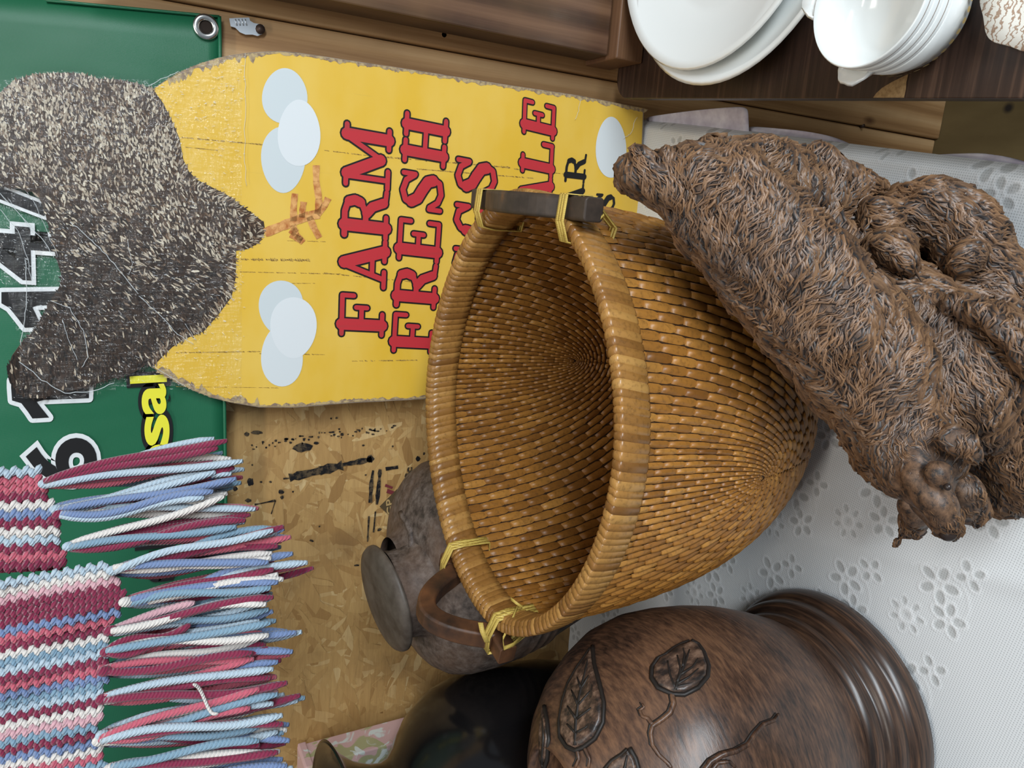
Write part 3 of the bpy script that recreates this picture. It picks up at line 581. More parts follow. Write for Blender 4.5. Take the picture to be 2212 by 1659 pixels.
while n_ < 900:
    x = random.uniform(-20, 560); y = random.choice([random.uniform(115, 860), random.gauss(230, 60), random.gauss(600, 110)])
    if not inside(FO, x, y): continue
    cl_ = hypot(sin(x*.021+1), cos(y*.017+x*.006)); 
    if random.random() > cl_-.35: continue
    n_ += 1; a = (0.0 if y < 330 and x > 330 else .62 if x < 330 else .35)+random.gauss(0, .22); L = random.uniform(2, 8); 
    Q = [sg(x+cos(a)*L*t_, y+sin(a)*L*t_+random.uniform(-.6, .6), .0030) for t_ in (-.5, 0, .5)]; b.tube(Q, [.0002, random.uniform(.0003, .0006), .0002], 4, caps=False, flat=.5)
b.build('film_glint', M.m, film, 'stuff')

# ================================================================ BASKET
bq = dict(c=np.array([-.2002,.6259,.362]), a=.2187, b=.1836, D=.364, p=2.9385, rp=1.8676)
BE1 = np.array([.99625,.08167,-.0304]); BE2 = np.array([.0804,-.9957,-.0457]); BN = np.cross(BE1, -BE2); BN = BN/np.linalg.norm(BN)
_t = np.linspace(0, 1, 500); _r = (1-_t**bq['p'])**(1/bq['p']); _L = np.r_[0, np.cumsum(np.hypot(np.diff(_r)*.2, np.diff(_t)*bq['D']))]; BL = _L[-1]; _sig = (1-_L/BL)[::-1]; _tr = _t[::-1]
def bsk(s, ph, k=.965, lift=0.):
    s = np.asarray(s, float); ph = np.asarray(ph, float); tt = np.interp(s, _sig, _tr); rr = (1-np.minimum(tt, 1)**bq['p'])**(1/bq['p'])
    cc_ = np.sign(np.cos(ph))*np.abs(np.cos(ph))**(2/bq['rp']); ss = np.sign(np.sin(ph))*np.abs(np.sin(ph))**(2/bq['rp'])
    P = bq['c']+(rr*k*bq['a']*cc_)[..., None]*BE1+(rr*k*bq['b']*ss)[..., None]*BE2-(bq['D']*tt)[..., None]*BN
    return P
def bskn(s, ph, k):
    e = .004; s1 = np.clip(s, .01, .985); A = bsk(s1+e, ph, k)-bsk(s1-e, ph, k); B = bsk(s1, ph+e, k)-bsk(s1, ph-e, k); n = np.cross(A, B); n /= np.linalg.norm(n, axis=-1)[..., None]+1e-12
    ctr = bq['c']-BN*.12; sg_ = np.sign(((bsk(s1, ph, k)-ctr)*n).sum(-1)); return n*sg_[..., None]
basket = thing('woven_basket', (-.2002, .62, .0), 'deep oval woven cane basket with wooden handles tied on by yellow raffia', 'basket')
M = NM('reed_gap_shade', .6, .3); M.col(M.ramp(M.noise(M.co(), 200, 3), [(.3, (.018,.008,.003)), (.7, (.060,.026,.008))])); MAT['gap_shade'] = M.m  # dark under-layer: shade in the gaps between reeds put into its colour
def reedmat(name, cols, rough=.45):
    M = NM(name, rough, .5); t = M.attr(); g = M.noise(M.co(), 240, 4, .6); g2 = M.noise(M.co(), 22, 4)
    c = M.ramp(t, [(0, cols[0]), (.5, cols[1]), (1, cols[2])]); c = M.mix(M.ramp(g, [(.5, 0.), (.72, .55)]), c, (.10,.045,.012)); c = M.mix(M.ramp(g2, [(.45, 0.), (.7, .35)]), c, (.20,.085,.02))
    M.col(c); M.bump(g, .18, .0006); M.b.inputs['Coat Weight'].default_value = .10; M.b.inputs['Coat Roughness'].default_value = .35; return M.m
MAT['reed'] = reedmat('golden_cane', ((.19,.070,.011),(.36,.150,.025),(.52,.245,.050)))
MAT['wrap'] = reedmat('wrapped_cane', ((.20,.085,.020),(.35,.165,.040),(.52,.28,.08)), .32)
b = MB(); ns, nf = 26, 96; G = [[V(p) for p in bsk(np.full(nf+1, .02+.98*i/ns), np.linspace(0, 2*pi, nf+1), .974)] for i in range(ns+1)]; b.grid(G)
G = [[V(p) for p in bsk(np.full(nf+1, .02+.98*i/ns), np.linspace(0, 2*pi, nf+1), .966)+BN*.001] for i in range(ns+1)]; b.grid(G, flip=True); b.build('gap_shade_shell', MAT['gap_shade'], basket)
NR = 36
def reeds(half, y0, ang, k, inner):
    """yield element meshes of one half (half=+1 near, -1 far). slit-plane map gives U shaped rows round the focus"""
    out = []
    def zmap(psi, q):     # psi in (0,1), q>=0 signed side
        ze = np.cos(pi*(1-psi)+1j*np.abs(q)); w = (ze-1)*y0*y0/2; z = np.sqrt(w); z = np.where(z.imag < 0, -z, z)       # upper half plane
        z = np.where(q < 0, -np.conj(z), np.where(q > 0, z, z)); 
        # choose consistent side: principal sqrt above gives one quadrant; enforce by sign of q
        x = np.abs(z.real)*np.where(q < 0, -1, 1); z = x+1j*np.abs(z.imag)
        return z
    steps = []; q = 0.
    while True:
        z0 = zmap(np.array([.5]), np.array([max(q, 1e-4)]))[0]
        if abs(z0) > 1.0: break
        zq = zmap(np.array([.5]), np.array([q+.01]))[0]; dsq = abs(zq-z0)/.01*BL; L_ = min(.0285, max(.011, .0105+.03*abs(z0)))
        dq = min(.5, L_/max(dsq, 1e-4)); steps.append((q, dq)); q += dq
    for i in range(NR):
        psi0 = (i+.5)/NR; fr = (0, .5, .22, .72, .35, .85)[i % 6]+random.uniform(-.05, .05)
        for side_ in (-1, 1):
            for q_, dq in [(0., -1)]+steps:
                if dq < 0: q, dq = 0., steps[0][1]*fr/1.05+1e-3
                else: q = q_+dq*fr
                z0 = zmap(np.array([psi0]), np.array([side_*max(q, 1e-4)]))[0]; s0 = abs(z0)
                if s0 > 1.0: continue
                zp = zmap(np.array([min(.999, psi0+.005)]), np.array([side_*max(q, 1e-4)]))[0]; wid = abs(zp-z0)/.005/NR*BL; zq = zmap(np.array([psi0]), np.array([side_*(q+.01)]))[0]
                wid3 = min(wid, .0105); Lq = abs(zq-z0)/.01*BL*dq
                if wid > .0012:
                    nU, nW = 5, 4; U_, W_ = np.meshgrid(np.linspace(0, 1, nU), np.linspace(-1, 1, nW), indexing='ij')
                    prof = np.interp(np.linspace(0, 1, nU), [0, .25, .6, 1], [.52, .98, 1.0, .80])[:, None]
                    ps = np.clip(psi0+W_*prof*.475/NR, .0005, .9995); qq = np.maximum(q+dq*(U_*1.05), 1e-4)*side_
                    z = zmap(ps, qq); s = np.minimum(np.abs(z), .995); ph = half*np.angle(z)+ang
                    P = bsk(s, ph, k); N_ = bskn(s, ph, k); h = np.interp(np.linspace(0, 1, nU), [0, .3, .8, 1], [-.0004, .0014, .0026, .0020])[:, None]*(1-W_**2*1.15)*min(1, wid3/.005)
                    P = P+N_*(h-.0002)[..., None]*(-1 if inner else 1)
                    end = P[-1].copy()-N_[-1]*.0024*(-1 if inner else 1)
                    out.append((np.concatenate([P.reshape(-1, 3), end]), wid3*Lq, P.reshape(-1, 3).mean(0)))
    return out
nU, nW = 5, 4
RF = [(i*nW+j, i*nW+j+1, (i+1)*nW+j+1, (i+1)*nW+j) for i in range(nU) for j in range(nW-1)]
allr = []
for half, y0, ang, k, inner in ((1, .60, .20, .978, False), (-1, .58, .19, .978, False), (1, .60, .20, .962, True), (-1, .58, .19, .962, True)):
    for r_ in reeds(half, y0, ang, k, inner): allr.append((r_, half, inner))
def tview(r_): d = r_[2]-CAMP; return r_[1]/float(d@d)
def tri_area(P):
    dv = P-CAMP; f = dv@CF; X = (dv@CR)/f*FPX; Y = (dv@CU)/f*FPX; return (X.max()-X.min())*(Y.max()-Y.min())
vis = [i for i, (r_, hf, inn) in enumerate(allr) if (hf == 1 and not inn) or (hf == -1 and inn)]
vis.sort(key=lambda i: -tview(allr[i][0])*(1.0 if not allr[i][2] else 1.2)); top = set(vis[:300])
rest = MB(); RT = []
for i, (r_, hf, inn) in enumerate(allr):
    tint = min(1, max(0, random.gauss(.5, .17)))
    F = RF if not inn else [f[::-1] for f in RF]
    if i in top: b = MB(); b.add(r_[0], F, tint); b.build('reed', MAT['reed'], basket)
    else: rest.add(r_[0], F, tint)
rest.build('reed_weave', MAT['reed'], basket, 'stuff')
# rim: individual wraps of split cane round a flat hoop
NWR = 168; prof = [(-.0075,-.0310),(.0000,-.0305),(.0022,-.0270),(.0036,-.012),(.0034,-.0010),(.0028,.0010),(.0014,.0019),(-.0050,.0014),(-.0100,-.0010),(-.0118,-.0035),(-.0125,-.0080),(-.0142,-.022),(-.0138,-.0310)]
def rimP(ph, o, z):
    C0 = bsk(np.array(1.0), np.array(ph), 1.); T = bsk(np.array(1.0), np.array(ph+.01), 1.)-bsk(np.array(1.0), np.array(ph-.01), 1.); T /= np.linalg.norm(T); O = np.cross(T, BN); O /= np.linalg.norm(O)
    if O@(C0-bq['c']) < 0: O = -O
    return C0+O*(o-.001)+BN*z
phs = []; _f = np.linspace(0, 2*pi, 1441); _p = bsk(np.ones(1441), _f, 1.); _l = np.r_[0, np.cumsum(np.linalg.norm(np.diff(_p, axis=0), axis=1))]
ladd = np.cumsum(np.r_[0, rng.uniform(.8, 1.2, NWR)]); ladd *= _l[-1]/ladd[-1]; edges = np.interp(ladd, _l, _f)
for i in range(NWR):
    a0, a1 = edges[i], edges[i+1]; mb_ = MB(); G = []; sl = .018
    for u, g in ((0, -.0005), (.15, .0001), (.5, .0003), (.85, .0001), (1, -.0005)):
        row = []
        for o_, z_ in prof:
            ph = a0+(a1-a0)*u+(z_+.018)*(-.9)*.9; row.append(V(rimP(ph, o_+(g if o_ > -.003 else -g), z_+(g if z_ > -.01 else -g)))) 
        row.append(row[0]); G.append(row)
    mb_.grid(G, min(1, max(0, random.gauss(.5, .25)))); mb_.build('cane_wrap', MAT['wrap'], basket)
# handles: upright wooden arches lashed to the rim ends
M = NM('handle_wood', .5, .4); t = M.noise(M.co((1,1,1)), 26, 5); M.col(M.ramp(t, [(.3, (.022,.013,.009)), (.5, (.085,.036,.016)), (.75, (.19,.075,.028))])); M.bump(M.noise(M.co(), 180, 4), .2, .0005); MAT['hwood'] = M.m
M = NM('handle_wood_dark', .5, .4); t = M.noise(M.co(), 40, 5); M.col(M.ramp(t, [(.35, (.022,.017,.014)), (.6, (.055,.038,.028)), (.8, (.17,.075,.025))])); MAT['hwoodd'] = M.m
def rimat(x, y, o=.011, z=-.004):
    best = None
    for f in np.linspace(0, 2*pi, 721):
        P = rimP(f, o, z); d = P-CAMP; f_ = d@CF; px = 1106-FPX*(d@CU)/f_; py = 1659-(829.5+FPX*(d@CR)/f_); e = hypot(px-x, py-y)
        if best is None or e < best[0]: best = (e, f, P)
    return best[1], best[2]
def sweep_rect(mb, pts, w, h, side_dir, tint=.5):
    pts = [V(p) for p in pts]; G = []; sd = V(side_dir).normalized(); c_ = .2
    pr = [(-1+c_, -1), (1-c_, -1), (1, -1+c_), (1, 1-c_), (1-c_, 1), (-1+c_, 1), (-1, 1-c_), (-1, -1+c_)]
    for i, p in enumerate(pts):
        t_ = (pts[min(i+1, len(pts)-1)]-pts[max(i-1, 0)]).normalized(); n_ = t_.cross(sd).normalized(); s_ = n_.cross(t_)
        G.append([p+s_*(a*w/2)+n_*(c2*h/2) for a, c2 in pr])
    n = 8; m_ = len(G); P = [p for r in G for p in r]
    F = [(i*n+k, i*n+(k+1)%n, (i+1)*n+(k+1)%n, (i+1)*n+k) for i in range(m_-1) for k in range(n)]+[tuple(range(n))[::-1], tuple((m_-1)*n+k for k in range(n))]
    mb.add(P, F, tint, False)
MAT['raffia'] = NM('yellow_raffia', .45, .4); w_ = MAT['raffia'].wave(MAT['raffia'].co(), 260, 4, 3); MAT['raffia'].col(MAT['raffia'].ramp(w_, [(.1, (.40,.26,.05)), (.6, (.68,.50,.12))])); MAT['raffia'].bump(w_, .3, .0005); MAT['raffia'] = MAT['raffia'].m
def handle(pa, pb, pk, mat, ext, label, ow=.011):
    """pa, pb: pixel of the two lashing points; arch rises from them"""
    fa, A = rimat(*pa); fb, B = rimat(*pb); d = B-A; L = np.linalg.norm(d); d = d/L; up = np.array([0, 0, 1.]); outw = np.cross(d, up); 
    if outw@(A-bq['c']) < 0: outw = -outw
    A = A+outw*ow; B = B+outw*ow; pts = []
    for k in range(25):
        u = k/24; s_ = -ext+(L+2*ext)*u; v = (s_/L-.12)/.76; lift = pk*max(0, sin(pi*min(1, max(0, v))))**.75 if 0 < v < 1 else 0
        pts.append(A+d*s_+up*(lift-.002)+outw*(.002))
    mb_ = MB(); sweep_rect(mb_, pts, .0205, .0195, outw); o = mb_.build('handle', mat, basket, label=label); bevel(o, .002)
    for end, Q, dd in ((0, A, d), (1, B, -d)):
        # raffia lashing: several flat turns round bar and rim
        for j in range(3):
            c0 = Q+dd*(.004+.0038*j); mb_ = MB(); ring_ = []
            for a, h_ in ((.0125,.0115),(.0130,-.013),(-.012,-.042),(-.024-ow,-.038),(-.0245-ow,-.006),(-.022-ow,.0075),(-.010,.0135)):
                ring_.append(c0+outw*(a+random.uniform(-.0004, .0004))+up*h_)
            G = []
            for q_ in ring_+[ring_[0]]: G.append([V(q_-dd*.0023), V(q_+dd*.0023)])
            mb_.grid(G); o = mb_.build('raffia_tie', MAT['raffia'], basket); so = o.modifiers.new('t', 'SOLIDIFY'); so.thickness = .0009
    return A, B, d, outw
hA = handle((966,1205), (1104,1344), .056, MAT['hwood'], .013, 'brown arched handle')
hB = handle((1205,500), (1068,462), .020, MAT['hwoodd'], .018, 'blackened arched handle', .004)
def ribbon(P, w, wd, name='raffia_end'):
    mb_ = MB(); wd = V(wd).normalized(); mb_.grid([[V(p)-wd*w/2, V(p)+wd*w/2] for p in P]); o = mb_.build(name, MAT['raffia'], basket); so = o.modifiers.new('t', 'SOLIDIFY'); so.thickness = .0007
dq_ = np.linalg.norm(hA[1]-CAMP)*.99
def ap(x, y, t): return CAMP+ray(x, y)*t
tA = float((hA[1]-CAMP)@CF)
ribbon([ap(1118,1312,tA-.012), ap(1104,1345,tA-.02), ap(1086,1380,tA-.022), ap(1088,1400,tA-.018), ap(1108,1392,tA-.01), ap(1130,1372,tA-.002)], .0042, CR)
ribbon([ap(1038,1345,tA-.014), ap(1042,1365,tA-.016), ap(1052,1388,tA-.014)], .005, CU)
ribbon([ap(1104,1293,tA-.004), ap(1115,1302,tA-.008), ap(1128,1312,tA-.006)], .0035, CR)
tB = float((hA[0]-CAMP)@CF); ribbon([ap(1052,1205,tB), ap(1053,1215,tB-.003), ap(1055,1224,tB)], .003, -CU)
tC = float((hB[0]-CAMP)@CF); ribbon([ap(1250,452,tC-.004), ap(1280,470,tC-.006), ap(1296,474,tC-.008), ap(1304,462,tC-.010), ap(1302,478,tC-.008)], .0022, CR)

# ================================================================ JARS AND VASES
def lathe_hit(x, y, ax, prof):
    """march the view ray of a pixel onto a lathe body"""
    d = ray(x, y); zs = [p[1] for p in prof]; rs = [p[0] for p in prof]; order = np.argsort(zs); zs = np.array(zs)[order]; rs = np.array(rs)[order]
    for t in np.linspace(.3, 1.2, 2500):
        p = CAMP+d*t
        if zs[0] <= p[2] <= zs[-1] and hypot(p[0]-ax[0], p[1]-ax[1]) <= np.interp(p[2], zs, rs): return p
    return None
M = NM('brown_carved_clay', .28, .5); n1 = M.noise(M.co((60,60,300), rot=(.5,.3,0)), 1, 5, .65); n2 = M.noise(M.co(), 8, 5, .6)
c = M.ramp(M.math('ADD', M.math('MULTIPLY', n1, .5), M.math('MULTIPLY', n2, .5)), [(.40, (.022,.013,.010)), (.50, (.080,.040,.024)), (.62, (.17,.085,.045))]); M.col(c); M.bump(n1, .25, .0008); M.rough(M.ramp(n2, [(.3, .24), (.7, .44)])); MAT['clay'] = M.m
M = NM('brown_clay_foot', .3, .5); n1 = M.noise(M.co((20,20,400)), 1, 5, .6); M.col(M.ramp(n1, [(.38, (.020,.012,.009)), (.55, (.060,.032,.020)), (.72, (.13,.065,.035))])); M.bump(n1, .2, .0006); MAT['clayfoot'] = M.m
M = NM('leaf_clay', .36, .5); n1 = M.noise(M.co((150,150,60)), 1, 4, .6); M.col(M.ramp(n1, [(.38, (.018,.013,.011)), (.52, (.075,.042,.028)), (.68, (.20,.12,.080))])); M.bump(n1, .5, .001); MAT['leafclay'] = M.m
MAT['carve'] = flat('dark_carved_groove', (.016,.012,.010), .5, .4)
VA = (-.523, .469)
vprof = [(.104,.070),(.110,.076),(.1145,.084),(.1255,.112),(.1355,.144),(.1415,.175),(.1450,.207),(.1456,.237),(.1395,.268),(.127,.294),(.110,.319),(.089,.340),(.066,.356),(.052,.363),(.047,.366),(.043,.362),(.040,.33)]
vase = thing('carved_vase', (*VA, 0), 'large brown vase carved with leaves and vines on a ringed foot', 'vase')
b = MB(); b.lathe(vprof, (*VA, 0), 128); b.build('body', MAT['clay'], vase)
b = MB(); b.lathe([(.10,.001),(.126,.001),(.1305,.006),(.1315,.014),(.1295,.024),(.1255,.030),(.1235,.031),(.1225,.035),(.1235,.040),(.1215,.047),(.1165,.051),(.1130,.052),(.1120,.056),(.1125,.060),(.1105,.066),(.1065,.070),(.098,.074)], (*VA, 0), 128); b.build('foot', MAT['clayfoot'], vase)
def vp_(x, y, off=0.):
    p = lathe_hit(x, y, VA, vprof[:14])
    if p is None: return None
    n = np.array([p[0]-VA[0], p[1]-VA[1], 0]); n /= np.linalg.norm(n); zs_ = [q[1] for q in vprof[:14]]; rs_ = [q[0] for q in vprof[:14]]; n[2] = -(np.interp(p[2]+.012, zs_, rs_)-np.interp(p[2]-.012, zs_, rs_))/.024; n /= np.linalg.norm(n); return p+n*off
def vtube(P, r_, name, mat, off=.0, taper=True):
    Q = []
    for (x0, y0), (x1, y1) in zip(P[:-1], P[1:]):
        for k in range(4):
            p = vp_(x0+(x1-x0)*k/4, y0+(y1-y0)*k/4, off)
            if p is not None: Q.append(p)
    if len(Q) > 2:
        b = MB(); n = len(Q); b.tube(Q, [r_*(1-.5*k/n if taper else 1) for k in range(n)], 6); b.build(name, mat, vase)
def leaf(outline, mid, veins, pw=.0022):
    cx_ = sum(p[0] for p in outline)/len(outline); cy_ = sum(p[1] for p in outline)/len(outline); G = []
    for f, h in ((1.03, -.001), (.97, .0040), (.86, .0050), (.6, .0042), (.3, .0038), (.02, .0040)):
        row = [vp_(cx_+(x-cx_)*f, cy_+(y-cy_)*f, h) for x, y in outline+outline[:1]]
        if any(r is None for r in row): return
        G.append([V(r) for r in row])
    b = MB(); b.grid(G); b.build('carved_leaf', MAT['leafclay'], vase)
    vtube([(cx_+(x-cx_)*1.07, cy_+(y-cy_)*1.05) for x, y in outline+outline[:1]], .0022, 'leaf_groove', MAT['carve'], .0014, False); vtube(mid, .0020, 'leaf_vein', MAT['carve'], .0036)
    for v_ in veins: vtube(v_, .0015, 'leaf_vein', MAT['carve'], .0038)
leaf([(1280,1404),(1283,1440),(1294,1480),(1303,1520),(1301,1560),(1285,1592),(1262,1610),(1245,1617),(1228,1610),(1215,1590),(1214,1560),(1220,1520),(1232,1480),(1250,1448),(1266,1425)], [(1248,1612),(1250,1560),(1256,1510),(1268,1460),(1279,1410)],
     [[(1249,1585),(1225,1560)],[(1250,1585),(1284,1566)],[(1250,1555),(1226,1520)],[(1252,1555),(1292,1525)],[(1254,1525),(1236,1485)],[(1256,1525),(1288,1488)],[(1260,1490),(1250,1460)],[(1262,1490),(1282,1455)]])
leaf([(1492,1389),(1505,1396),(1516,1412),(1526,1440),(1524,1462),(1505,1485),(1478,1499),(1455,1498),(1425,1485),(1412,1465),(1413,1443),(1425,1425),(1440,1418),(1456,1405),(1472,1396)], [(1459,1494),(1466,1470),(1478,1440),(1492,1400)],
     [[(1458,1490),(1447,1460),(1441,1424)],[(1463,1478),(1470,1450),(1460,1412)],[(1474,1445),(1478,1420),(1473,1400)],[(1463,1482),(1490,1466),(1518,1440)],[(1470,1462),(1495,1446),(1512,1420)],[(1462,1488),(1490,1482),(1512,1470)]])
leaf([(1360,1618),(1372,1640),(1378,1662),(1372,1690),(1345,1700),(1318,1690),(1308,1665),(1325,1645),(1345,1632)], [(1344,1698),(1352,1660),(1360,1622)], [[(1346,1685),(1325,1665)],[(1348,1680),(1370,1662)]])
leaf([(1178,1530),(1184,1560),(1187,1600),(1184,1640),(1178,1660),(1172,1640),(1171,1600),(1173,1560)], [(1178,1655),(1180,1600),(1179,1540)], [])
for P, r_ in (([(1452,1499),(1455,1520),(1448,1540),(1430,1555),(1410,1568),(1406,1585),(1410,1610),(1425,1632),(1445,1650),(1452,1662)], .0022), ([(1410,1566),(1400,1552),(1388,1548),(1382,1535),(1392,1528),(1386,1518)], .0015),
              ([(1520,1665),(1535,1645),(1560,1630),(1590,1622),(1615,1608),(1630,1585),(1648,1565),(1672,1556),(1684,1540)], .0024), ([(1538,1662),(1550,1648),(1575,1645),(1592,1662)], .0018), ([(1247,1617),(1252,1640),(1240,1665)], .0018), ([(1262,1612),(1275,1640),(1272,1665)], .0014)):
    vtube(P, r_*1.25, 'carved_vine', MAT['clay'], .0008); vtube([(x-6, y-3) for x, y in P], r_*.8, 'vine_groove', MAT['carve'], .0)

M = NM('grey_brown_stoneware', .6, .4); n1 = M.noise(M.co(), 90, 6, .7); n2 = M.noise(M.co(), 12, 4)
c = M.ramp(n1, [(.35, (.035,.026,.022)), (.5, (.10,.075,.062)), (.7, (.19,.155,.135))]); c = M.mix(M.ramp(n2, [(.45, 0.), (.65, .6)]), c, (.14,.08,.05)); M.col(c); M.bump(n1, .5, .0012); MAT['stone'] = M.m
M = NM('stoneware_lid', .5, .4); n1 = M.noise(M.co((1,1,1)), 40, 5, .6); M.col(M.ramp(n1, [(.35, (.055,.040,.030)), (.65, (.105,.085,.068))])); MAT['lid'] = M.m
JA = (-.470, .836); jar = thing('lidded_jar', (*JA, 0), 'grey brown stoneware jar with flat round lid behind the basket', 'jar')
jprof = [(.070,.001),(.078,.006),(.088,.05),(.098,.095),(.108,.140),(.120,.180),(.128,.205),(.1315,.207),(.133,.213),(.131,.219),(.134,.221),(.136,.228),(.134,.235),(.137,.237),(.1395,.244),(.1375,.251),(.1405,.256),(.1435,.285),(.1435,.315),(.139,.335),(.128,.352),(.118,.361),(.112,.3635),(.110,.366),(.104,.369),(.085,.375),(.066,.380),(.056,.384),(.048,.392),(.046,.398)]
b = MB(); b.lathe(jprof, (*JA, 0), 96); b.build('body', MAT['stone'], jar)
lc = ony(836, 1291, .80); b = MB()
R_ = .068; b.lathe([(0,.0115),(.030,.0118),(.054,.0095),(.065,.0065),(R_,.002),(R_,-.001),(.060,-.004),(.047,-.007),(.045,-.022),(.040,-.026),(0,-.026)], (0,0,0), 64); o = b.build('lid', MAT['lid'], jar)
o.matrix_basis = Matrix.Translation(V(lc)-V((*JA, 0)))@Matrix.Rotation(radians(-9), 4, 'Y')@Matrix.Rotation(radians(6), 4, 'X')
b = MB(); b.lathe([(.074,-.030),(.068,-.012),(.060,-.002),(.056,.008),(.055,.018),(.057,.029)], (0,0,0), 48); o = b.build('neck', MAT['stone'], jar); o.matrix_basis = Matrix.Translation(V(lc)-V((*JA, 0))-Vector((-.004,0,.034)))@Matrix.Rotation(radians(-6), 4, 'Y')
def jp(x, y): return lathe_hit(x, y, JA, jprof)
Q = [jp(x, y) for x, y in ((866,1108),(872,1118),(880,1128),(888,1150),(890,1172),(886,1190))]; Q = [q for q in Q if q is not None]
if len(Q) > 3: b = MB(); b.tube(Q, .004, 8); b.build('moulded_band', MAT['stone'], jar)
M = NM('black_glaze', .16, .5); M.b.inputs['Base Color'].default_value = (.006,.0055,.006,1); MAT['bglaze'] = M.m
KA = (-.766, .700); bv = thing('black_vase', (*KA, 0), 'glossy black round vase with flared neck, mostly hidden behind the carved vase', 'vase')
b = MB(); b.lathe([(.07,.001),(.08,.004),(.12,.05),(.155,.12),(.173,.19),(.180,.26),(.178,.31),(.168,.345),(.148,.375),(.126,.394),(.110,.406),(.100,.418),(.098,.430),(.101,.445),(.110,.465),(.124,.482),(.138,.492),(.142,.494),(.138,.496),(.118,.482),(.094,.450),(.090,.42)], (*KA, 0), 96); b.build('body', MAT['bglaze'], bv)
# pink floral box behind the black vase
M = NM('pink_floral_paper', .45, .4); n1 = M.noise(M.co((1,1,1), loc=(2,0,1)), 24, 3, .5, 1.2); n2 = M.noise(M.co((1,1,1), loc=(5,1,3)), 20, 3, .5, 1.6)
c = M.mix(M.ramp(n1, [(.54, 0.), (.58, 1.)], 'LINEAR'), (.62,.40,.38), (.40,.38,.20)); c = M.mix(M.ramp(n2, [(.56, 0.), (.6, 1.)]), c, (.66,.70,.66)); M.col(c)
p0 = ony(650,1640,.92); p1 = ony(845,1573,.90); b = MB(); t = thing('floral_box', (p0[0]-.14, .92, 0), 'pink box covered in pale floral paper behind the black vase', 'box')
b.box((p0[0]-.14, .925, p0[2]/2), (.28, .05, p0[2]-.002)); bevel(b.build('carton', M.m, t), .002)
b = MB(); b.box((p0[0]-.14, .925, p0[2]-.008), (.284, .054, .012)); bevel(b.build('carton_lid', M.m, t), .002)

# ================================================================ BEAR SCULPTURE
def zpt(x, y, z): return onz(x, y, z)
bm = bmesh.new()
def blob(x, y, r, z, sq=(1,1,1)):
    p = onz(x, y, z); f = float((p-CAMP)@CF); R_ = r*f/FPX
    M_ = Matrix.Translation(V(p))@Matrix.Diagonal((*sq, 1)); bmesh.ops.create_icosphere(bm, subdivisions=3, radius=R_, matrix=M_)
def chain(pts, n=4):
    for (x0,y0,r0,z0), (x1,y1,r1,z1) in zip(pts[:-1], pts[1:]):
        for k in range(n+1): u = k/n; blob(x0+(x1-x0)*u, y0+(y1-y0)*u, r0+(r1-r0)*u, z0+(z1-z0)*u)
chain([(1366,370,36,.325),(1400,378,44,.32),(1450,392,62,.305),(1510,400,90,.285)])              # raised hind foot and shank
for d in ((1378,330,16,.33),(1400,342,14,.325),(1436,330,16,.318),(1346,396,20,.325)): blob(*d)
chain([(1520,405,98,.28),(1570,450,118,.262),(1640,520,128,.24),(1720,610,135,.215),(1800,700,138,.19),(1880,800,135,.165),(1940,890,122,.145)])   # back and flank
chain([(1560,380,80,.24),(1640,400,98,.20),(1720,430,98,.155),(1790,440,92,.12)])                # belly side
chain([(1600,345,42,.24),(1640,335,34,.22),(1680,352,34,.20)]); chain([(1757,350,32,.155),(1800,372,36,.14),(1850,400,36,.12),(1880,420,34,.10)])
chain([(1700,520,120,.15),(1790,600,130,.13),(1880,680,140,.115),(1970,760,160,.105),(2060,830,165,.095)])
chain([(1760,560,110,.08),(1860,640,130,.07),(1960,720,140,.06)])
# second mass: cub behind and the trunk it sits on
chain([(1965,470,72,.085),(2010,460,70,.08),(2060,480,74,.07),(2090,530,80,.06),(2110,600,90,.05),(2130,680,100,.045)])
chain([(1895,470,44,.12),(1900,500,42,.125)]); blob(1925,545,52,.135); blob(1952,560,34,.138); blob(2090,560,40,.085)
chain([(2140,760,110,.07),(2170,850,120,.07),(2175,940,105,.055),(2175,1010,75,.045),(2170,1060,52,.04)])
chain([(2200,800,110,.06),(2230,900,110,.05),(2210,1020,90,.04),(2190,1070,52,.035)])
chain([(2060,655,20,.135),(2110,668,24,.135),(2160,700,26,.132),(2200,745,26,.125),(2235,800,26,.12)])   # curved log rim
# head
chain([(1935,915,98,.155),(1962,965,94,.165),(1978,1000,84,.170)]); chain([(1912,1000,56,.140),(1935,1035,42,.140)]); blob(1965,1045,36,.172); blob(2040,1000,46,.165)
blob(1998,1040,62,.172); chain([(2003,1050,50,.184),(2022,1084,44,.186),(2035,1112,38,.182),(2042,1132,33,.177)]); chain([(1995,1085,30,.160),(2022,1128,24,.158)]); blob(1978,1030,30,.192); blob(2030,1022,28,.194)
for d in ((1838,938,25,.150),(1848,962,27,.148),(1862,988,25,.145),(1834,916,16,.145),(1868,1008,16,.14),(1852,1010,11,.14),(1826,930,13,.145)): blob(*d)
chain([(2056,950,26,.185),(2086,962,24,.182),(2104,988,19,.175)]); chain([(2078,1060,40,.12),(2092,1100,36,.10)])
chain([(1975,1085,28,.10),(1985,1115,30,.085),(1968,1140,26,.07)])
for k in range(7): chain([(1994-7*k,1108+6*k,6.5,.088),(1972-6*k,1130+7*k,5.5,.068),(1966-6*k,1142+6*k,5,.064)], 4)
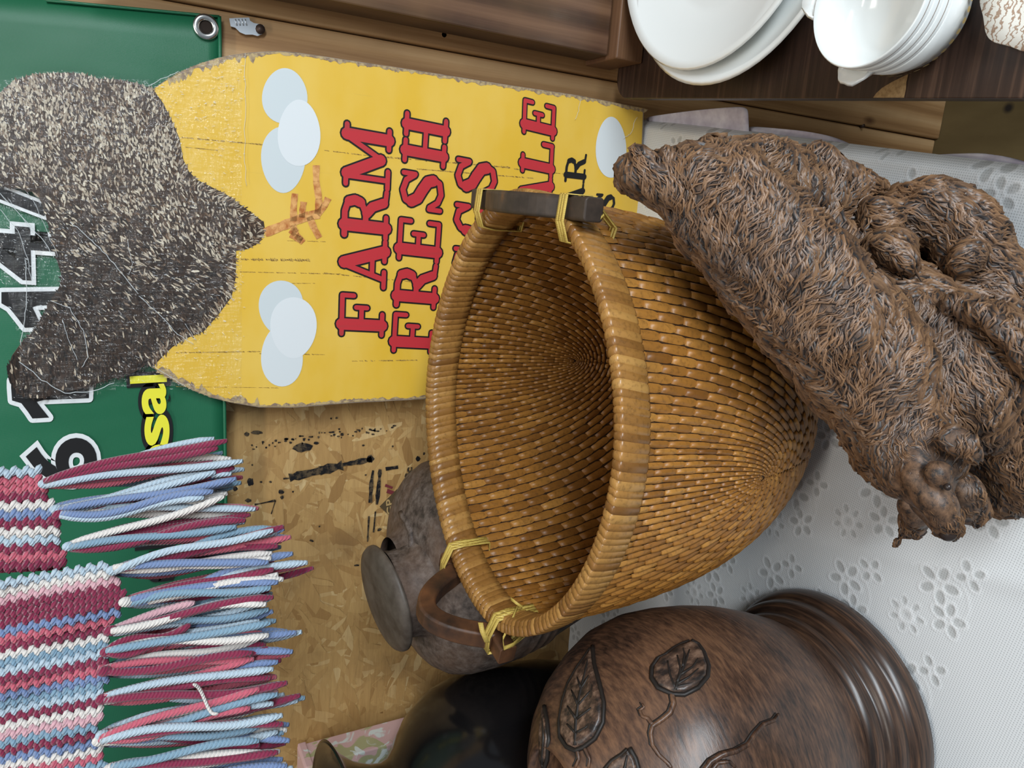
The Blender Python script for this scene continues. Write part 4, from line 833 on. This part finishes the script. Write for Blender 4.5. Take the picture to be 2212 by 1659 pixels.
# mass reaching the table
chain([(1700,420,70,.06),(1800,470,80,.045),(1900,560,95,.045),(1980,660,110,.045),(2060,760,120,.045),(2110,900,100,.04),(2080,1020,80,.035)], 3)
me = bpy.data.meshes.new('bear_blobs'); bm.to_mesh(me); bm.free(); tmp = bpy.data.objects.new('bear_blobs', me); COL.objects.link(tmp)
rm = tmp.modifiers.new('r', 'REMESH'); rm.mode = 'VOXEL'; rm.voxel_size = .0026; sm_ = tmp.modifiers.new('s', 'SMOOTH'); sm_.iterations = 5; sm_.factor = .5
dg = bpy.context.evaluated_depsgraph_get(); me2 = bpy.data.meshes.new_from_object(tmp.evaluated_get(dg)); bpy.data.objects.remove(tmp)
N_ = len(me2.vertices); co = np.zeros(N_*3); me2.vertices.foreach_get('co', co); co = co.reshape(-1, 3); co[:, 2] = np.maximum(co[:, 2], .002+0*co[:, 2]); nr = np.zeros(N_*3); me2.vertices.foreach_get('normal', nr); nr = nr.reshape(-1, 3)
def hnoise(P, f, seed=0):
    a = np.sin(P@np.array([1.1, 2.3, .7])*f+seed)+np.sin(P@np.array([-1.9, .8, 1.7])*f*1.31+seed*2)+np.sin(P@np.array([.6, -1.4, 2.2])*f*1.73+1+seed)
    return a/3
lump = hnoise(co, 50)*.0036+hnoise(co, 120, 2)*.0018
headc = onz(1985,1030,.16); hd = np.exp(-(((co-headc)**2).sum(1))/.065**2); co += nr*(lump*(1-.8*hd))[:, None]
co[:, 2] = np.maximum(co[:, 2], .001)
me2.vertices.foreach_set('co', co.ravel()); me2.polygons.foreach_set('use_smooth', np.ones(len(me2.polygons), bool)); me2.update()
M = NM('bear_resin', .5, .5); g = M.noise(M.co(), 150, 5, .7); g2 = M.noise(M.co(), 28, 4); gm = M.n('ShaderNodeNewGeometry')
c = M.ramp(g, [(.38, (.022,.016,.014)), (.48, (.095,.052,.030)), (.66, (.19,.105,.058))]); M.col(M.mix(M.ramp(g2, [(.45, 0.), (.68, .5)]), c, (.030,.026,.027))); M.bump(g, .5, .001)
me2.materials.clear(); me2.materials.append(M.m); MAT['bear'] = M.m
bc_ = co.mean(0); bear = thing('bear_sculpture', (bc_[0], bc_[1], 0), 'brown resin bear sculpture with carved shaggy fur, leaning in front of the basket', 'sculpture')
body = link('body', me2, bear)
MAT['bearnose'] = flat('bear_nose', (.028,.018,.015), .3, .5)
# carved fur locks following the coat
tris = me2; me2.calc_loop_triangles(); nt = len(me2.loop_triangles); tv = np.zeros(nt*3, int); me2.loop_triangles.foreach_get('vertices', tv); tv = tv.reshape(-1, 3)
A, B, C_ = co[tv[:, 0]], co[tv[:, 1]], co[tv[:, 2]]; cr_ = np.cross(B-A, C_-A); ar = np.linalg.norm(cr_, axis=1); fn = cr_/(ar[:, None]+1e-12)
ctr = (A+B+C_)/3; vw = CAMP-ctr; facing = (fn*vw).sum(1)/np.linalg.norm(vw, axis=1); pr_ = ar*np.clip(facing+.35, 0, 1); pr_ /= pr_.sum()
NT = 9500; pick = rng.choice(nt, NT, p=pr_); u = rng.random((NT, 2)); fl_ = u.sum(1) > 1; u[fl_] = 1-u[fl_]
P = A[pick]+(B-A)[pick]*u[:, :1]+(C_-A)[pick]*u[:, 1:]; Nn = fn[pick]
dv = P-CAMP; ff = dv@CF; PX = 1106-FPX*(dv@CU)/ff; PY = 1659-(829.5+FPX*(dv@CR)/ff)
spx = np.array([1400, 1470, 1560, 1650, 1760, 1860, 1930]); spy = np.array([430, 520, 610, 700, 810, 915, 960]); ysp = np.interp(PX, spx, spy)
left = PY > ysp-8
dx = np.where(left, -.75, .42); dy = np.where(left, .25, -1.)
hd_ = np.clip(1.25*np.exp(-(((PX-2000)/120)**2+((PY-1060)/115)**2)), 0, 1); cubm = (PX > 1880) & (PY < 640)
dx = np.where(cubm, .8+0*dx, dx); dy = np.where(cubm, .25, dy)
legm = (PX < 1500) & (PY < 470); dx = np.where(legm, .25, dx); dy = np.where(legm, 1., dy)
hm_ = (PX > 1880) & (PY > 960); dx = np.where(hm_, .35, dx); dy = np.where(hm_, 1., dy); low = (PX > 2060) & (PY > 700); dx = np.where(low, .35, dx); dy = np.where(low, 1., dy)
ang_ = hnoise(P, 38, 3)*.8+hnoise(P, 90, 5)*.25; dx2 = dx*np.cos(ang_)-dy*np.sin(ang_); dy2 = dx*np.sin(ang_)+dy*np.cos(ang_)
D_ = dx2[:, None]*(-CU)[None]+(-dy2)[:, None]*CR[None]; D_ -= Nn*(D_*Nn).sum(1)[:, None]; D_ /= np.linalg.norm(D_, axis=1)[:, None]+1e-9
T_ = np.cross(Nn, D_); Lh = rng.uniform(.012, .028, NT)*(1-.72*hd_); Wh = rng.uniform(.0011, .0022, NT)*(1-.62*hd_); Hh = rng.uniform(.0020, .0046, NT)*(1-.90*hd_)
cv = rng.normal(0, .10, NT)+hnoise(P, 120, 8)*.45; keep = rng.random(NT) > np.where(hd_ > .75, .8, 0.)
from mathutils.bvhtree import BVHTree
bvh = BVHTree.FromPolygons([tuple(p) for p in co], [tuple(t) for t in tv])
Vs = []; us = [0, .2, .45, .72, 1.]; wp_ = [.3, .9, 1., .85, .15]; hp_ = [-.3, .8, 1., .8, .1]
for u_, w_, h_ in zip(us, wp_, hp_):
    c0 = P+D_*(Lh*(u_-.4))[:, None]+T_*(Lh*cv*(4*(u_-.5)**2-.3)*.5+Lh*.09*np.sin(u_*7+cv*9))[:, None]
    hits = [bvh.find_nearest(tuple(q)) for q in c0]; c0 = np.array([tuple(h[0]) for h in hits]); Nl = np.array([tuple(h[1]) for h in hits]); Tl = np.cross(Nl, D_); Tl /= np.linalg.norm(Tl, axis=1)[:, None]+1e-9
    Vs += [c0-Tl*(Wh*w_)[:, None]-Nl*.0005, c0+Nl*(Hh*h_)[:, None], c0+Tl*(Wh*w_)[:, None]-Nl*.0005]
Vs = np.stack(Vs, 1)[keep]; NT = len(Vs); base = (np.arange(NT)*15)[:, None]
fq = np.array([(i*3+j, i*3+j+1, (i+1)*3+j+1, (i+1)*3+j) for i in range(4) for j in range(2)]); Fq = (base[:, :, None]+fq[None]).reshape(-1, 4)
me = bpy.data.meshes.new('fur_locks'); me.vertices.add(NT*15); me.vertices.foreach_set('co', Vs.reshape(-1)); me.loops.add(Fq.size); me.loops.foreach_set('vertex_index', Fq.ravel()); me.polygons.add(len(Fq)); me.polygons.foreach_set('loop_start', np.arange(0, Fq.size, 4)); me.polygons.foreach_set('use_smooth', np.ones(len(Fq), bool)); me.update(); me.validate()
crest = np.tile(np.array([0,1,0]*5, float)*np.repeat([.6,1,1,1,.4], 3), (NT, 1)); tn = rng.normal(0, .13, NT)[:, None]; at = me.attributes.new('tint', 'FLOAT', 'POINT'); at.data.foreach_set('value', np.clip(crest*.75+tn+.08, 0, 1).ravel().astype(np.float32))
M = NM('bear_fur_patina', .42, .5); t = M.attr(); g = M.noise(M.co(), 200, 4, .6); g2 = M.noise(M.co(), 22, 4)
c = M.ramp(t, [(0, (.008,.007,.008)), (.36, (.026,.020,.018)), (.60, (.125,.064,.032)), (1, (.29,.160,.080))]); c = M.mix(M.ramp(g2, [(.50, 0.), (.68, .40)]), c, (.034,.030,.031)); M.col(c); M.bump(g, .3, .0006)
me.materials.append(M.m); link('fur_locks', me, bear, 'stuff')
for x, y, r, z, nm_, lb_ in ((2047,1148,24,.179,'nose','smooth dark nose'), (2047,1052,9,.196,'eye','dark eye'), (1966,1076,9,.186,'eye','dark eye')):
    p = onz(x, y, z); b = MB(); f = float((p-CAMP)@CF); b.lathe([(r*f/FPX*cos(a)*.9, r*f/FPX*sin(a)*.75) for a in np.linspace(-pi/2, pi/2, 12)], p, 20); b.build(nm_, MAT['bearnose'], bear, label=lb_)

# ================================================================ CROCHETED BLANKET
YC = {'m': (.22,.022,.060), 'p': (.50,.105,.150), 'c': (.68,.64,.60), 'l': (.42,.52,.60), 'b': (.17,.24,.42), 't': (.20,.32,.42), 'k': (.62,.36,.40)}
def yarn(k):
    M = NM('yarn_'+k, .9, .15); c0 = YC[k]; w = M.wave(M.co((1,1,1), rot=(.4,.9,.3)), 190, .6, 1); M.col(M.mix(M.math('MULTIPLY', w, .35), c0, tuple(x*.62 for x in c0))); M.bump(w, .6, .0012); M.b.inputs['Sheen Weight'].default_value = .3; return M.m
YM = {k: yarn(k) for k in YC}
bl0 = att(60, 1300, .50); blanket = thing('crocheted_blanket', bl0, 'maroon, pink, blue and cream crocheted blanket with long fringe hanging at the left', 'blanket')
def panel(rows, y0, pitch, slope, xend, depth, xs=-130):
    """rows of bobble stitches; each row runs along the photo's x direction with the given slope"""
    for r_i, ck in enumerate(rows):
        yb_ = y0+pitch*r_i; x = xs; i = 0
        mb_ = MB(); xe = xend(yb_)
        while x < xe:
            y = yb_+slope(yb_)*x; wob = 1.6*sin(i*pi)+random.uniform(-1, 1)
            p = att(x, y+(3.2 if i % 2 else -3.2), depth+.0025*sin(r_i*.9)+.004*sin(x*.02+r_i*.4)); f = depth
            rx, ry = pitch*.50*f/FPX, pitch*.66*f/FPX; G = []
            for a in range(5):
                th = pi*a/4; G.append([V(p-CU*(-1)*0+(-CU)*(rx*sin(th)*cos(w))+(-CR)*(ry*sin(th)*sin(w)+ rx*.45*sin(th)*cos(w)*(1 if i % 2 else -1))+(-CF)*(rx*.85*cos(th))) for w in np.linspace(0, 2*pi, 7)[:-1]])
            P_ = [q for row in G for q in row]; F_ = [(a*6+k, a*6+(k+1)%6, (a+1)*6+(k+1)%6, (a+1)*6+k) for a in range(4) for k in range(6)]; mb_.add(P_, F_)
            x += pitch*.72; i += 1
        o = mb_.build('stitch_row', YM[ck], blanket, 'stuff')
    G = [[V(att(x, y0-6+(pitch*len(rows))*j/8+slope(y0)*x, depth+.008)) for x in np.linspace(xs, xend(y0+pitch*len(rows)*j/8)-10, 8)] for j in range(9)]
    mb_ = MB(); mb_.grid(G); mb_.build('knitted_backing', YM['m'], blanket)
rowsA = 'lppmcbmclmp'; panel(rowsA+'m', 1022, 18.5, lambda y: -.05-.0004*(y-1000)*0, lambda y: np.interp(y, [1000,1040,1090,1130,1200,1260], [88,90,112,128,135,150]), .515)
rowsB = 'lckmmmbpmctlmpbtlmcktmbcptmlmb'; panel(rowsB, 1262, 17.2, lambda y: -.17, lambda y: np.interp(y, [1230,1262,1300,1330,1400,1480,1560,1620,1700,1760], [215,232,262,268,240,236,222,215,232,240]), .495)
# fringe: knotted bunches of single yarn strands
def strand(x0, y0, x1, y1, dep, ck, sag, kink, r0=.0027):
    pts = []; n = 12
    for k in range(n+1):
        u = k/n; pts.append(att(x0+(x1-x0)*u, y0+(y1-y0)*u+sag*sin(pi*u)+kink*sin(2*pi*u), dep+.010*sin(pi*u*.8)*(.5+.5*sin(kink))))
    m_ = MB(); m_.tube(pts, [r0*(.75 if k == 0 else 1.) if k < n-1 else (r0*1.0 if k == n-1 else r0*.55) for k in range(n+1)], 6); m_.build('fringe_strand', YM[ck], blanket)
FR = [((98,1045), [('m',490,952),('m',470,968),('c',499,992),('p',480,1004),('l',524,996)], .51), ((122,1100), [('l',500,1024),('b',510,1034),('b',500,1040),('m',420,1060),('l',552,1100),('c',480,1072)], .512),
      ((128,1112), [('m',505,1010),('l',440,1075),('b',460,1062)], .505), ((150,1180), [('c',484,1072),('m',540,1112),('m',530,1124),('t',510,1138),('p',520,1150),('m',430,1130)], .508),
      ((245,1232), [('m',612,1138),('p',628,1160),('m',600,1180),('l',590,1145),('c',585,1205),('b',580,1215)], .492), ((272,1300), [('l',664,1215),('b',632,1196),('c',600,1240),('m',590,1230),('b',600,1258),('t',585,1270)], .49),
      ((240,1362), [('k',420,1302),('l',588,1290),('c',575,1306),('m',590,1290),('t',580,1316)], .488), ((232,1408), [('b',640,1366),('m',410,1350),('l',560,1342),('c',580,1372),('t',585,1345),('m',400,1390)], .487),
      ((226,1450), [('c',555,1382),('m',580,1400),('b',632,1408),('p',548,1424),('m',545,1410)], .486), ((222,1510), [('b',600,1430),('p',540,1425),('m',620,1475),('m',585,1465),('l',590,1445)], .485),
      ((222,1588), [('c',575,1490),('p',560,1488),('k',600,1494),('t',600,1500),('m',648,1502),('l',590,1520)], .483), ((215,1600), [('p',540,1530),('l',610,1545),('m',612,1565),('t',560,1570),('b',625,1600)], .482),
      ((240,1660), [('l',600,1580),('m',600,1625),('b',610,1640),('c',590,1630),('t',560,1600),('m',560,1610)], .48), ((250,1700), [('b',620,1655),('c',600,1665),('l',580,1680),('m',600,1690)], .48)]
for (ax_, ay_), L_, dep in FR:
    for k, (ck, ex, ey) in enumerate(L_):
        for rep_ in range(3):
            jx, jy = (0, 0) if rep_ == 0 else (random.uniform(-44, 14), random.uniform(-8, 18))
            strand(ax_+random.uniform(-3, 5), ay_+random.uniform(-7, 7), ex+jx, ey+jy, dep+random.uniform(-.006, .010)+.012*rep_, ck if rep_ == 0 else random.choice('mlbtcp'), random.uniform(-12, 12), random.uniform(-10, 10))
    mb_ = MB(); p = att(ax_, ay_, dep-.002); mb_.lathe([(.0036*sin(a), -.0046*cos(a)) for a in np.linspace(0, pi, 7)], p, 8); mb_.build('fringe_knot', YM[random.choice('lcm')], blanket)
strand(418,1478,470,1541,.470,'c',6,-10,.0011)
